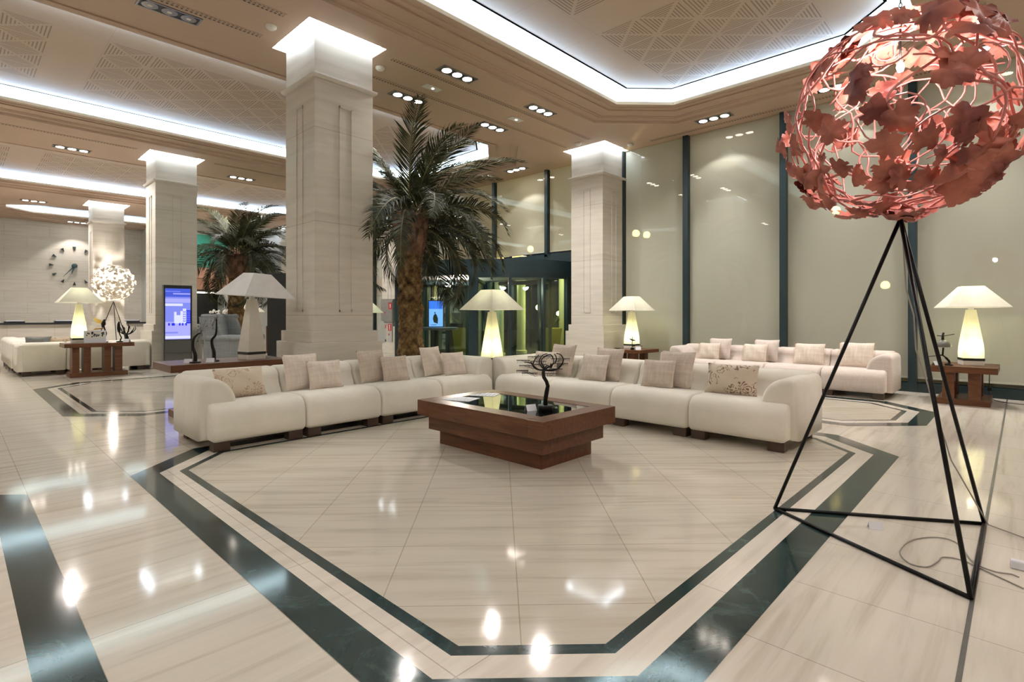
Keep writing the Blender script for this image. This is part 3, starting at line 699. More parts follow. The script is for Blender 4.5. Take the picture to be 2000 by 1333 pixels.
# bonsai-like metal tree
o = thing('tree_sculpture', 'black metal windswept tree sculpture on the coffee table', 'sculpture', (3.70, 3.11, .441), CA-PI/2)
MB().lathe([(.065, 0), (.07, .005), (.07, .045), (.065, .05)], 28).build('base', 'black_metal', o, smooth=True)
trunk = [(0,0,.04),(.0,0,.10),(.012,0,.17),(.022,0,.22),(.01,0,.26),(-.015,0,.30),(-.02,0,.34),(-.01,0,.375)]
MB().tube(trunk, [.023,.020,.020,.018,.017,.017,.016,.013], 10).build('trunk', 'dark_bronze', o, smooth='all')
b = MB(); r = random.Random(5)
def curl(p0, pts, r0=.009, r1=.004):
    P = [Vector(p0)]+[Vector(p) for p in pts]; out = []
    for i in range(len(P)-1):
        for k in range(6):
            t = k/6; pa, pb, pc, pd = P[max(i-1,0)], P[i], P[i+1], P[min(i+2, len(P)-1)]
            out.append(.5*((2*pb)+(-pa+pc)*t+(2*pa-5*pb+4*pc-pd)*t*t+(-pa+3*pb-3*pc+pd)*t**3))
    out.append(P[-1]); n = len(out); b.tube(out, [r0+(r1-r0)*i/(n-1) for i in range(n)], 7)
top = (-.012, 0, .365)
curl(top, [(.05,.0,.36),(.10,.01,.37),(.145,.0,.41),(.16,-.01,.46),(.14,0,.50),(.10,.01,.515)], .010)
curl(top, [(.03,.02,.39),(.055,.03,.385),(.06,.03,.41),(.09,.02,.43),(.10,.0,.47),(.08,-.01,.51)])
curl(top, [(-.05,.0,.365),(-.09,.02,.385),(-.125,.02,.42),(-.13,0,.44)], .009)
curl(top, [(-.07,-.02,.37),(-.11,-.01,.40),(-.10,.0,.45),(-.06,.01,.50)], .008)
curl(top, [(-.02,-.03,.40),(-.04,-.02,.45),(0,0,.49),(.05,.0,.50),(.075,0,.45),(.06,0,.40)], .007)
curl(top, [(-.03,.03,.39),(-.055,.03,.43),(-.03,.03,.49),(.02,.03,.51)], .007)
curl(top, [(.0,.03,.385),(.02,.04,.40),(.045,.04,.395),(.05,.03,.42)], .008)
curl((-.12,.02,.42), [(-.15,.01,.43),(-.19,0,.435)], .006, .003)
b.build('branches', 'dark_bronze', o, smooth='all')
for k, (x, y, z, w) in enumerate(((-.19,0,.45,.10),(-.16,.03,.40,.11),(-.20,-.02,.36,.09),(-.13,.0,.335,.12),(.15,.0,.465,.14),(.15,.02,.42,.11),(.10,-.02,.375,.10),(-.05,.03,.44,.12),(.0,.02,.485,.14),(-.10,-.02,.485,.09),(.05,.03,.33,.10),(-.04,-.03,.415,.1))):
    q = MB(); q.box(x-w*.7, y-.025, z, x+w*.5, y+.025, z+.004)
    for i in range(10): q.box(x-w*.65+i*w*.12, y-.02+.04*((i*7) % 10)/10, z-.022, x-w*.65+i*w*.12+.002, y-.018+.04*((i*7) % 10)/10, z)
    for i in range(3): q.tube([(x-w*.3+i*w*.3, y, z), (x*.6-w*.1+i*.01, y, z-.03)], .0018, 4)
    q.build('foliage_plate', 'dark_bronze', o)

# ------------------------------------------------------------------ lamps
def lamp(x, y, z, rz, label, lit=True, e=1.0, skew=0, straight=False):
    o = thing('table_lamp', label, 'lamp', (x, y, z), rz, 'alabaster obelisk table lamps')
    MB().sq([(.125, 0), (.125, .07)]).build('base', 'alabaster_unlit' , o, bevel=.004)
    MB().sq([(.128, .07), (.128, .105)]).build('band', 'black', o)
    prof = [(.122, .105), (.124, .16), (.122, .22), (.117, .29), (.108, .37), (.098, .45), (.087, .53), (.076, .62), (.064, .71), (.05, .82)]
    if straight: prof = [(.128-.082*i/9, .105+.715*i/9) for i in range(10)]
    MB().sq(prof, caps=False).build('body', 'alabaster' if lit else 'alabaster_unlit', o)
    MB().sq([(.028, .82), (.028, .90)]).tube([(0,0,.9),(0,0,1.14)], .008, 6).build('stem', 'white_paint', o)
    sh = MB().sq([(.36, .862), (.125, 1.17)], caps=False).build('lamp_shade', 'lamp_shade' if lit else 'lamp_shade_unlit', o, rot=(skew*.05, skew*.04, 0))
    MB().sq([(.362, .852), (.362, .864)], caps=False).build('rim', 'lamp_shade' if lit else 'lamp_shade_unlit', sh)
    if lit:
        MB().sphere((0, 0, .27), .03, 10).build('bulb', 'bulb_glow', o, smooth='all')
        light('lamp_glow', 'POINT', (0, 0, .26), 10*e, (246, 250, 196), o, shadow_soft_size=.05)
        light('lamp_glow', 'POINT', (0, 0, .5), 1.2*e, (246, 250, 196), o, shadow_soft_size=.05)
        light('shade_glow', 'POINT', (0, 0, .98), 6.5*e, (248, 248, 206), o, shadow_soft_size=.04)
    return o
def table(name, label, x0, x1, y0, y1, h, posts, slab=.085, base=.085, ov=.1, mat='walnut', pw=.055, pd=.16):
    cx, cy = (x0+x1)/2, (y0+y1)/2; o = thing(name, label, 'table', (cx, cy, 0), 0, 'walnut pedestal tables'); dx, dy = (x1-x0)/2, (y1-y0)/2
    MB().box(-dx, -dy, h-slab, dx, dy, h).build('table_top', mat, o, bevel=.004)
    MB().box(-dx+ov, -dy+ov, 0, dx-ov, dy-ov, base).build('base', mat, o, bevel=.004)
    for (u, v, a, b_) in posts: MB().box(u-a, v-b_, base, u+a, v+b_, h-slab).build('leg', mat, o, bevel=.003)
    return o
# right table by the window
table('side_table', 'walnut pedestal table at the right edge by the window', 9.97, 10.92, .24, 1.0, .56, [(-.30, .16, .1, .07), (-.30, -.13, .1, .07), (.28, .16, .1, .07), (.28, -.13, .1, .07)], .09, .09, .08, 'walnut_y')
lamp(10.48, .55, .56, .32, 'lit alabaster table lamp at the right edge by the window')
# table in the window corner
table('side_table', 'walnut pedestal table between the window pillar and window sofa', 10.07, 10.90, 5.86, 6.68, .55, [(-.2, .15, .07, .07), (-.2, -.15, .07, .07), (.2, .15, .07, .07), (.2, -.15, .07, .07)], .07, .09, .1)
lamp(10.58, 6.36, .55, -.1, 'lit alabaster table lamp beside the window pillar')
# corner table behind the two sofas
table('side_table', 'walnut pedestal table in the corner between the cream sofas', 5.56, 6.30, 5.78, 6.5, .53, [(-.15, .15, .07, .07), (-.15, -.15, .07, .07), (.15, .15, .07, .07), (.15, -.15, .07, .07)])
lamp(5.93, 6.09, .53, 0.03, 'lit alabaster table lamp where the two cream sofas meet', straight=True)
# console by the big pillar
table('console_table', 'walnut console table beside the big pillar behind the sofa by the big pillar', 1.80, 3.24, 7.30, 8.13, .70, [(-.42, 0, .06, .2), (-.2, 0, .06, .2), (.2, 0, .06, .2), (.42, 0, .06, .2)], .09, .09, .14)
lamp(2.84, 7.62, .70, .18, 'unlit alabaster table lamp with a white shade left of the big pillar', False, skew=1, straight=True)
# left console
table('console_table', 'walnut console table with four posts at the far left', 1.60, 2.79, 14.12, 14.85, .71, [(-.40, -.1, .06, .16), (-.21, -.1, .06, .16), (.14, -.1, .06, .16), (.33, -.1, .065, .16)], .085, .09, .1)
lamp(1.88, 14.5, .71, .0, 'lit alabaster table lamp on the far left console')
# lamps in the background
table('side_table', 'small walnut table mostly hidden behind the smaller palm', 6.6, 7.25, 18.5, 19.15, .55, [(0, 0, .1, .1)])
lamp(6.92, 18.85, .55, .2, 'lit table lamp half hidden behind the smaller palm trunk')
table('side_table', 'small walnut table hidden behind the big pillar', 8.5, 9.2, 14.3, 15.0, .5, [(0, 0, .1, .1)])
lamp(8.88, 14.65, .52, .5, 'lit table lamp peeping out behind the right side of the big pillar')

# ------------------------------------------------------------------ leaf globes on tripods
HALF = [(.07,-.30),(.20,-.42),(.33,-.38),(.38,-.24),(.52,-.20),(.50,-.06),(.40,.02),(.56,.12),(.55,.28),(.44,.30),(.40,.42),(.27,.38),(.26,.52),(.18,.56),(.12,.68)]
LEAF = [(0,-.26)]+HALF+[(0,.80)]+[(-x,y) for x, y in HALF[::-1]]
def leaf_globe(label, loc, Rb, legs, apex, ml, mv, n_leaf, lsize, seed, bulb_z, e, color, wire=True, shadow=True):
    rnd = random.Random(seed); zc = loc[2]
    o = thing('leaf_globe_sculpture', label, 'sculpture', (loc[0], loc[1], 0), 0, 'leaf globes on tripods')
    C = Vector((0, 0, zc))
    v = MB()
    for i in range(40 if wire else 18):
        ax = Vector((rnd.uniform(-1,1), rnd.uniform(-1,1), rnd.uniform(-.8,.8))).normalized(); p = ax.orthogonal().normalized()
        st = rnd.uniform(0, 2*PI); ln = rnd.uniform(1.2, 3.6); pts = []; ph = rnd.uniform(0, 6); lat = rnd.uniform(-.5, .5)
        for k in range(26):
            t = st+ln*k/25; d = Quaternion(ax, t) @ p
            d = (d + ax*(lat+.22*sin(3.2*t+ph)+.09*sin(9*t+2*ph))).normalized()
            pts.append(C+Vector((d.x, d.y, d.z*.95))*(Rb*(.93+.05*sin(5*t+ph))))
        v.tube(pts, [.0075-.003*abs(k-12)/13 for k in range(26)], 6)
        if i % 2 == 0:   # looping tendrils
            q = pts[rnd.randrange(6, 20)]; nrm = (q-C).normalized(); a = nrm.orthogonal().normalized(); bb = nrm.cross(a); rr = rnd.uniform(.06, .14)
            v.tube([q+a*rr*(1-cos(u*.5))+bb*rr*sin(u*.5)-nrm*.02*sin(u*.25) for u in range(11)], .0045, 5)
    v.build('vine_frame', mv, o, smooth='all')
    lf = MB(); cnt = 0; tries = 0; placed = []
    while cnt < n_leaf and tries < 4000:
        tries += 1
        z = rnd.uniform(-1, 1); t = rnd.uniform(0, 2*PI)
        w = 1.0 if (z < -.4 or z > .6) else .34
        if rnd.random() > w: continue
        q = math.sqrt(1-z*z); d = Vector((q*cos(t), q*sin(t), z*.96))
        if any((d-e_).length < (.10 if d.z < 0 else .13) for e_ in placed): continue
        placed.append(d)
        P = C+d*Rb*rnd.uniform(.95, 1.06); s = lsize*rnd.uniform(.7, 1.25)
        nrm = (d+Vector((rnd.uniform(-1,1), rnd.uniform(-1,1), rnd.uniform(-1,1)))*.5).normalized(); a = nrm.orthogonal().normalized()
        a = Quaternion(nrm, rnd.uniform(0, 2*PI)) @ a; bb = nrm.cross(a); cu = rnd.uniform(.2, .8)
        sp = rnd.uniform(.8, 1.2)
        def pos(x, y, ins=0): return P+a*(x*s*sp)+bb*(y*s)-nrm*(cu*s*(x*x*1.2+y*y*.5))+nrm*s*.08*sin(9*x+5*y)
        nl = len(LEAF); vs = [pos(0, .05)]+[pos(x*.55, y*.55+.02) for x, y in LEAF]+[pos(x+rnd.uniform(-.05,.05), y+rnd.uniform(-.05,.05)) for x, y in LEAF]
        fs = []
        for k in range(nl):
            m_ = (k+1) % nl; fs += [(0, 1+k, 1+m_), (1+k, 1+nl+k, 1+nl+m_, 1+m_)]
        lf.add(vs, fs); cnt += 1
    lf.build('leaves', ml, o, smooth='all')
    ap = Vector((0, 0, apex))
    for p in legs: MB().tube([Vector(p)-Vector((loc[0], loc[1], 0)), ap], .011 if wire else .012, 8).build('leg', 'black_metal', o, smooth='all')
    for i in range(3):
        MB().tube([Vector(legs[i])-Vector((loc[0], loc[1], 0)), Vector(legs[(i+1) % 3])-Vector((loc[0], loc[1], 0))], .011, 8).build('base_rail', 'black_metal', o, smooth='all')
    MB().tube([(0, 0, bulb_z+.03), (0, 0, zc+Rb)], .006, 6).build('bulb_cord', 'black_metal', o, smooth='all')
    MB().lathe([(.001, -.03), (.014, -.026), (.021, 0), (.015, .02), (.001, .035)], 14).build('bulb', 'bulb_glow', o, loc=(0, 0, bulb_z), smooth='all')
    light('globe_glow', 'POINT', (0, 0, bulb_z+.0), e, color, o, shadow_soft_size=.05)
    return o
gs = leaf_globe('large pink copper leaf globe hung on a tall black floor tripod', (3.80, .51, 2.44), .595, [(3.789,1.193,.011), (4.405,.169,.011), (3.208,.169,.011)], 1.86, 'copper_leaf', 'copper_vine', 140, .145, 3, 2.74, 55, (255, 238, 234))
b = MB()
for k in range(95):
    z = 3.05+k*.024
    if z > CEIL-.02: break
    b.tube([(.008*cos(u*PI/3)*(1 if k % 2 else .3), .008*cos(u*PI/3)*(.3 if k % 2 else 1), z+.015*sin(u*PI/3)) for u in range(7)], .0028, 4)
b.build('chain', 'black_metal', gs)
b = MB(); b.tube([(0.02,0,1.95),(.03,-.01,1.7),(.06,-.02,1.45),(.10,-.05,1.3),(.10,-.06,1.1),(.22,-.10,.9),(.25,-.13,.75),(.36,-.17,.55),(.38,-.2,.42),(.60,-.36,.012),(.42,-.62,.008)], .004, 6)
b.build('lead', 'cable_clear', gs, smooth='all')
def spline(P, n=8):
    P = [Vector(p) for p in P]; out = []
    for i in range(len(P)-1):
        for k in range(n):
            t = k/n; pa, pb, pc, pd = P[max(i-1,0)], P[i], P[i+1], P[min(i+2, len(P)-1)]
            out.append(.5*((2*pb)+(-pa+pc)*t+(2*pa-5*pb+4*pc-pd)*t*t+(-pa+3*pb-3*pc+pd)*t**3))
    return out+[P[-1]]
def fpt(px, py, z=.005):
    d = (1.3-z)/((py-616)/F); r = (px-1000)/F*d; return (cos(CA)*d+sin(CA)*r, sin(CA)*d-cos(CA)*r, z)
o = thing('power_cable', 'thin translucent power cable looped on the floor under the tripod', 'cable', fpt(1800, 1090, 0))
lo = Vector(o.location)
b = MB(); b.tube([Vector(p)-lo for p in spline([fpt(*p) for p in ((1990,1128),(1975,1122),(1940,1116),(1900,1098),(1870,1062),(1830,1050),(1780,1056),(1758,1078),(1775,1100),(1810,1108),(1832,1097),(1842,1089),(1880,1095),(1930,1118),(1999,1150))])], .0035, 6)
b.build('lead', 'cable_clear', o, smooth='all')
p = Vector(fpt(1988, 1112, .0))-lo
MB().box(p.x-.02, p.y-.03, 0, p.x+.02, p.y+.03, .045).build('plug', 'card_white', o, bevel=.008)
x, y, z = fpt(1710, 1033, 0); tent(x, y, .0005, CA-PI/2-.35, 'small white tent card on the floor by the tripod', .75)
lc = (3.88, 22.7)
leaf_globe('far white and gold leaf globe on a slim tripod by the clock', (lc[0], lc[1], 2.42), .61, [(lc[0]-.55,lc[1]+.3,.011), (lc[0]+.55,lc[1]+.3,.011), (lc[0],lc[1]-.62,.011)], 1.78, 'gold_leaf', 'gold_leaf', 230, .12, 11, 2.72, 150, (255, 245, 235), False)

# ------------------------------------------------------------------ palms
def frond_mesh(seed, L, droop):
    rnd = random.Random(seed); b = MB(); n = 22; pts = []; x = z = 0; a = 0
    for i in range(n+1):
        t = i/n; pts.append(Vector((x, 0, z))); ang = -droop*(t**1.35); st = L/n; x += st*cos(ang); z += st*sin(ang)
    b.tube(pts, [.016*(1-.85*i/n)+.002 for i in range(n+1)], 5, 1)
    for i in range(58):
        t = .10+.89*i/57; f = t*n; k = min(n-1, int(f)); p = pts[k].lerp(pts[k+1], f-k); d = (pts[k+1]-pts[k]).normalized(); up = Vector((-d.z, 0, d.x))
        ll = (.36*sin(PI*min(1, t*.85+.16))+.10)*L/2.0
        for s in (-1, 1):
            side = Vector((0, s, 0)); l = ll*rnd.uniform(.85, 1.1)
            dir_ = (d*rnd.uniform(.75, 1.0)+side*rnd.uniform(.55, .85)+up*rnd.uniform(.15, .4)).normalized()
            mid = p+dir_*l*.5; tip = p+dir_*l*.95+Vector((0, 0, -l*rnd.uniform(.18, .5)))
            wv = d*.017*(1.1-.3*t)
            b.add([p-wv*.6, p+wv*.6, mid+wv+Vector((0,0,-.02*l)), tip, mid-wv+Vector((0,0,-.02*l))], [(0,1,2,4),(4,2,3)], 0)
    me = b.build('frond', ['palm_leaf', 'palm_stem'])
    d = me.data; COL.objects.unlink(me); bpy.data.objects.remove(me); return d
FR = [frond_mesh(20+i, L, dr) for i, (L, dr) in enumerate(((2.0, 1.0), (2.0, 1.5), (1.9, 2.1), (1.8, 2.5), (1.9, 1.8), (1.9, 1.35)))]
def palm(x, y, label, seed, zc=3.02, spike=True, scale=1.0):
    rnd = random.Random(seed); o = thing('palm_tree', label, 'palm tree', (x, y, 0), 0, 'tall indoor date palms')
    N = 32; b = MB(); rings = []; H = zc-.62; nz = 120
    for i in range(nz+1):
        z = H*i/nz; row = []
        for j in range(N):
            a = 2*PI*j/N
            wb = .35*sin(3*a+7*z)+.3*sin(11*z); dm = abs(sin(4*a+z*PI/.19+wb)*sin(4*a-z*PI/.19+.4*sin(5*z+a)))**.6
            r = .186+.055*dm*(.7+.3*sin(13*z+5*a))+.012*sin(5*a+z*4)-.012*(z/H)
            row.append((r*cos(a), r*sin(a), z))
        rings.append(row)
    b.loft(rings); b.build('trunk', 'palm_bark', o, smooth='all')
    q = MB()
    for i in range(26):   # cut leaf bases below the crown
        a = i*2.399+rnd.uniform(-.1, .1); z0 = H-.02+.45*(i/26); 
        r0 = .19; r1 = .25+.05*rnd.random()
        w = .085; ca, sa = cos(a), sin(a)
        P = []
        for t, r, ww in ((0, r0, w), (.5, r1, w*.75), (1, r1+.02, w*.5)):
            zz = z0+t*.36; P.append([(ca*(r+e)-sa*s*ww, sa*(r+e)+ca*s*ww, zz) for s, e in ((-1, -.03), (1, -.03), (1, .02), (-1, .02))])
        q.loft(P)
    q.lathe([(.2, H-.05), (.22, H+.2), (.2, zc), (.1, zc+.15)], 16)
    q.build('leaf_bases', 'palm_boot', o, bevel=0)
    n = 66
    for i in range(n):
        t = i/(n-1); a = i*2.39996+rnd.uniform(-.2, .2)
        el = math.radians(78-104*t**.85+rnd.uniform(-6, 6))
        k = 5 if t < .08 else (0 if t < .3 else (1 if t < .5 else (4 if t < .7 else (2 if t < .86 else 3))))
        if cos(a-(CA+PI)) > .35 and el < math.radians(2): continue
        s = scale*rnd.uniform(.9, 1.12)
        if cos(a-PI*1.03) > .76: s *= .5
        f = bpy.data.objects.new('frond', FR[k]); COL.objects.link(f); f.parent = o
        f.matrix_local = Matrix.Translation((.10*cos(a), .10*sin(a), zc+.12*(1-t)-.15*t)) @ Matrix.Rotation(a, 4, 'Z') @ Matrix.Rotation(-el, 4, 'Y') @ Matrix.Rotation(rnd.uniform(-.5, .5), 4, 'X') @ Matrix.Scale(s, 4)
    if spike:
        f = bpy.data.objects.new('frond', FR[5]); COL.objects.link(f); f.parent = o
        f.matrix_local = Matrix.Translation((0, 0, zc+.1)) @ Matrix.Rotation(-PI/2+.03, 4, 'Y') @ Matrix.Diagonal((1.28, .22, .22, 1))
    return o
palm(5.53, 7.72, 'big date palm standing right of the big stone pillar', 4)
palm(5.53, 15.95, 'date palm farther back, its crown behind the unlit lamp', 9, 3.0, False)

# ------------------------------------------------------------------ background objects left
# tall digital kiosk
o = thing('display_kiosk', 'tall blue digital display kiosk before the second pillar', 'display', (3.78, 14.75, 0), -.12)
W = .29
MB().box(-W, -.05, 0, W, .05, 2.02).build('housing', 'black', o, bevel=.004)
MB().box(-W-.025, -.055, 0, -W, .055, 2.02).box(W, -.055, 0, W+.008, .055, 2.02).build('side_trim', 'steel', o)
b = MB(); y = -.0512
def q(x0, z0, x1, z1, mi, dy=0): b.quad((x0,y-dy,z0),(x1,y-dy,z0),(x1,y-dy,z1),(x0,y-dy,z1), mi)
q(-.26, .72, .26, 1.94, 1)
q(-.26, 1.74, .26, 1.94, 0, .0004); q(-.26, 1.60, .26, 1.70, 2, .0004); q(-.26, 1.52, .1, 1.58, 3, .0004); q(-.1, 1.80, .26, 1.83, 2, .0006); q(-.26, 1.86, .05, 1.88, 1, .0006)
q(-.26, 1.0, .26, 1.14, 2, .0004); q(-.26, .72, .26, 1.0, 2, .0004); q(-.26, .86, .0, .90, 1, .0006); q(-.26, .74, .26, .80, 3, .0006)
for x0, x1, z1 in ((-.08, -.03, 1.38), (-.03, .05, 1.30), (.05, .1, 1.40), (.1, .17, 1.46)): q(x0, 1.1, x1, z1, 3, .0008)
q(.17, 1.1, .26, 1.42, 4, .0008)
for i in range(6):
    for j in range(3): q(.175+j*.028, 1.14+i*.045, .192+j*.028, 1.165+i*.045, 1, .001)
for i in range(5):
    for j in range(2): q(.107+j*.03, 1.14+i*.055, .122+j*.03, 1.175+i*.055, 4, .001)
for x0 in (-.2, -.13, -.1, .02, .08, .15): q(x0, 1.05, x0+.035, 1.11, 4, .0012)
b.build('screen', ['screen_navy', 'screen_sky', 'screen_lilac', 'screen_white', 'screen_blue_deep'], o)
b = MB(); y = -.0512; q(-.275, .03, .275, .70, 0); b.build('lower_panel', ['mirror_glass'], o)
# wing armchair
o = thing('wing_armchair', 'grey damask high-backed armchair behind the console table', 'armchair', (4.87, 14.14, 0), CA-PI/2-.12)
sec = [(-.52, .14), (-.60, .75), (-.66, 1.22), (-.64, 1.32), (-.56, 1.33), (-.50, 1.25), (-.40, .8), (-.36, .42), (-.36, .14)]
extrude(MB(), sec, -.34, .40, lambda p, t: (p[0], t, p[1]), .03).build('backrest', 'grey_damask', o, smooth='all')
for s in (-.40, .40):
    MB().tube([(-.58, s, 1.27), (-.2, s, 1.27)], .055, 12).build('wing_roll', 'grey_damask', o, smooth=True)
    extrude(MB(), [(-.64, 1.26), (-.24, 1.26), (-.06, .82), (-.1, .7), (-.58, .7)], s-.05, s+.05, lambda p, t: (p[0], t, p[1]), .02).build('wing', 'grey_damask', o, smooth=True)
    MB().box(-.52, s-.05, .14, .46, s+.05, .72).build('side_panel', 'grey_damask', o, bevel=.015)
    MB().tube([(-.45, s, .74), (.5, s, .74)], .085, 14).build('arm_roll', 'grey_damask', o, smooth=True)
MB().box(-.4, -.35, .14, .46, .35, .48).build('seat', 'grey_damask', o, bevel=.04, seg=3)
for sx in (-.45, .4):
    for sy in (-.34, .34): MB().box(sx-.03, sy-.03, 0, sx+.03, sy+.03, .15).build('leg', 'dark_brown', o)
o = thing('black_totem', 'tall plain black totem panel between the unlit lamp and big pillar', 'display', (5.63, 13.12, 0), CA-PI/2-.1)
MB().box(-.38, -.06, .03, .45, .06, 2.33).build('panel', 'black', o, bevel=.005)
MB().box(-.5, -.2, 0, .5, .2, .03).build('foot', 'black_metal', o)
MB().box(7.9, 17.3, 0, 8.9, 17.8, .95)
o = thing('wooden_cabinet', 'low brown wooden cabinet glimpsed behind the unlit lamp', 'cabinet', (7.6, 17.6, 0), CA-PI/2); MB().box(-.5, -.25, .06, .5, .25, .95).build('body', 'walnut', o, bevel=.004); MB().box(-.46, -.22, 0, .46, .22, .06).build('plinth', 'dark_brown', o)
MB().box(-.49, -.262, .1, -.01, -.25, .92).build('door', 'walnut', o); MB().box(.01, -.262, .1, .49, -.25, .92).build('door', 'walnut', o)

# wall clock
o = thing('wall_clock', 'large wall clock with wedge markers on the far left stone wall', 'clock', (3.73, 29.98, 3.45))
for k in range(12):
    a = k*PI/6; m = Matrix.Rotation(a, 4, 'Y'); r0, r1, w = .68, .84, .055
    b = MB(); b.add([(-w, -.05, r1), (w, -.05, r1), (0, -.05, r0), (-w, 0, r1), (w, 0, r1), (0, 0, r0)], [(0,2,1),(3,4,5),(0,1,4,3),(1,2,5,4),(2,0,3,5)], 0, m)
    b.build('hour_marker', 'clock_dark', o)
for a, l, w in ((math.radians(218), .62, .03), (math.radians(196), .38, .045)):
    b = MB(); b.add([(-w,-.09,-.05),(w,-.09,-.05),(.006,-.09,l),(-.006,-.09,l),(-w,-.07,-.05),(w,-.07,-.05),(.006,-.07,l),(-.006,-.07,l)], [(0,3,2,1),(4,5,6,7),(0,1,5,4),(1,2,6,5),(2,3,7,6),(3,0,4,7)], 0, Matrix.Rotation(a, 4, 'Y')); b.build('hand', 'clock_teal', o)
MB().lathe([(.10, 0), (.10, .1), (.08, .12)], 20, 0, Matrix.Rotation(PI/2, 4, 'X')).build('hub', 'clock_teal', o, smooth=True)
# reception desk
o = thing('reception_desk', 'stone reception desk with dark ledge along the far left wall', 'desk', (2.6, 28.6, 0))
MB().box(-3.5, -.3, 0, .95, .3, .93, 0).build('front', 'wall_stone', o); MB().box(1.75, -.3, 0, 3.4, .3, .93, 0).build('front', 'wall_stone', o)
MB().box(-3.6, -.42, .93, .98, .36, 1.0).build('ledge', 'dark_counter', o); MB().box(1.72, -.42, .93, 3.4, .36, 1.0).build('ledge', 'dark_counter', o)
for x, lb in ((1.72, 'dark desk tray at the left on the reception ledge'), (3.2, 'dark desk tray behind the far left lamp on the reception ledge'), (5.5, 'dark desk tray at the right end of the reception ledge'), (1.02, 'pale desk tray at the left frame edge on the reception ledge')):
    o = thing('desk_tray', lb, 'desk tray', (x, 28.5, 1.0), 0, 'desk trays on the reception ledge'); m_ = 'card_white' if lb.startswith('pale') else 'black'
    MB().box(-.3, -.16, 0, .3, .16, .06).build('tray', m_, o, bevel=.01); MB().box(-.26, -.12, .06, .26, .12, .10).build('papers', 'card_white', o)
b = MB().box(5.0, 29.9, .9, 5.08, 29.98, 2.3).box(5.35, 29.9, .9, 5.4, 29.98, 2.3).box(5.0, 29.9, 2.25, 5.4, 29.98, 2.33)
tag(b.build('gold_frame', 'gold_trim'), 'gold door frame behind the reception desk', 'frame')
# things on the far left console
o = thing('picture_frame', 'small black and white framed picture on the far left console', 'picture', (2.12, 14.26, .711), .06)
MB().box(-.19, -.01, 0, .19, .01, .26).build('frame', 'card_white', o, rot=(-.1, 0, 0))
b = MB(); r = random.Random(2); b.quad((-.165,-.0115,.10),(.165,-.0115,.10),(.165,-.0115,.24),(-.165,-.0115,.24), 0)
for i in range(26):
    x_ = -.16+.3*r.random(); z_ = .105+.10*r.random(); b.quad((x_,-.0125,z_),(x_+.02,-.0125,z_),(x_+.02,-.0125,z_+.035*r.random()+.01),(x_,-.0125,z_+.03), 1)
b.build('print', ['alabaster_unlit', 'black'], o, rot=(-.1, 0, 0))
def stem_sculpture(x, y, z, rz, label, pts, flowers, s=1.0):
    o = thing('stem_sculpture', label, 'sculpture', (x, y, z), rz, 'small metal stem sculptures')
    MB().lathe([(.065*s, 0), (.065*s, .015), (.05*s, .02)], 20).build('base', 'black_metal', o, smooth=True)
    P = spline([Vector(p)*s for p in pts]); n = len(P); MB().tube(P, [.022*s*(1-.75*i/(n-1))+.003 for i in range(n)], 8).build('stem', 'dark_bronze', o, smooth='all')
    b = MB(); r = random.Random(len(label)); tip = P[-1]
    for i in range(flowers):
        d = Vector((r.uniform(-1,1)*.07, r.uniform(-1,1)*.05, r.uniform(-.14, .16)))*s; b.tube([tip, tip+d*.5+Vector((0,0,.02)), tip+d], .002*s, 4); b.sphere(tip+d, .011*s, 6)
    b.build('buds', 'smoked_metal', o, smooth='all')
stem_sculpture(2.12, 7.52, .70, CA-PI/2, 'curved metal stem sculpture with tiny buds, left on the near console', [(0,0,.01),(0,0,.1),(-.03,0,.2),(-.02,0,.3),(.03,0,.36),(.08,0,.38)], 16)
stem_sculpture(2.36, 7.60, .70, CA-PI/2, 'twisted metal stem sculpture nearest the unlit lamp on the near console', [(0,0,.01),(0,0,.12),(-.02,0,.2),(-.025,0,.28),(.02,0,.34),(.035,0,.42),(.035,0,.55)], 12)
tent(2.06, 7.58, .7005, CA-PI/2+.3, 'white tent card behind the curved stem sculpture on the near console', .9)
tent(2.29, 7.50, .7005, CA-PI/2+.2, 'white tent card between the stem sculpture and unlit lamp', .95)
o = thing('bird_sculpture', 'golden bird-like sculpture on a twisted stem on the far left console', 'sculpture', (2.30, 14.35, .71), CA-PI/2)
MB().lathe([(.06, 0), (.06, .02), (.03, .025)], 16).build('base', 'black_metal', o, smooth=True)
MB().tube(spline([(0,0,.02),(.01,0,.12),(.03,0,.2),(0,0,.28),(-.03,0,.38)]), .014, 7).build('stem', 'dark_bronze', o, smooth='all')
MB().tube([(-.05,0,.33),(-.03,0,.40),(-.01,0,.5)], [.02, .045, .015], 8).build('body', 'dark_bronze', o, smooth='all')
b = MB()
for s in (0, 1):
    b.add([(-.03,-.01,.46-.14*s),(-.05,.01,.40-.10*s),(-.26,0,.55-.27*s),(-.2,.0,.44-.13*s)], [(0,1,3,2)]); b.add([(-.03,.0,.45-.14*s),(-.05,.02,.39-.10*s),(-.26,.01,.54-.27*s),(-.2,.01,.43-.13*s)], [(0,2,3,1)])
b.build('wings', 'gold_trim', o)
o = thing('figurine', 'slim dark figurine on the far left console', 'sculpture', (2.56, 14.3, .71), CA-PI/2)
MB().lathe([(.07, 0), (.07, .02), (.02, .03)], 16).build('base', 'black_metal', o, smooth=True)
MB().tube([(0,0,.02),(.03,0,.1),(-.01,0,.18),(-.02,0,.24)], [.015,.012,.012,.018], 8).tube([(-.02,0,.22),(-.03,0,.3),(-.03,0,.4),(-.02,0,.45)], [.025,.032,.025,.012], 8).build('body', 'dark_bronze', o, smooth='all')
tent(2.66, 14.18, .7105, CA-PI/2, 'white tent card by the slim dark figurine on the far console', 1.3)
o = thing('tree_sculpture', 'dark antler-like tree sculpture at the right of the far left console', 'sculpture', (2.74, 14.62, .71), CA-PI/2)
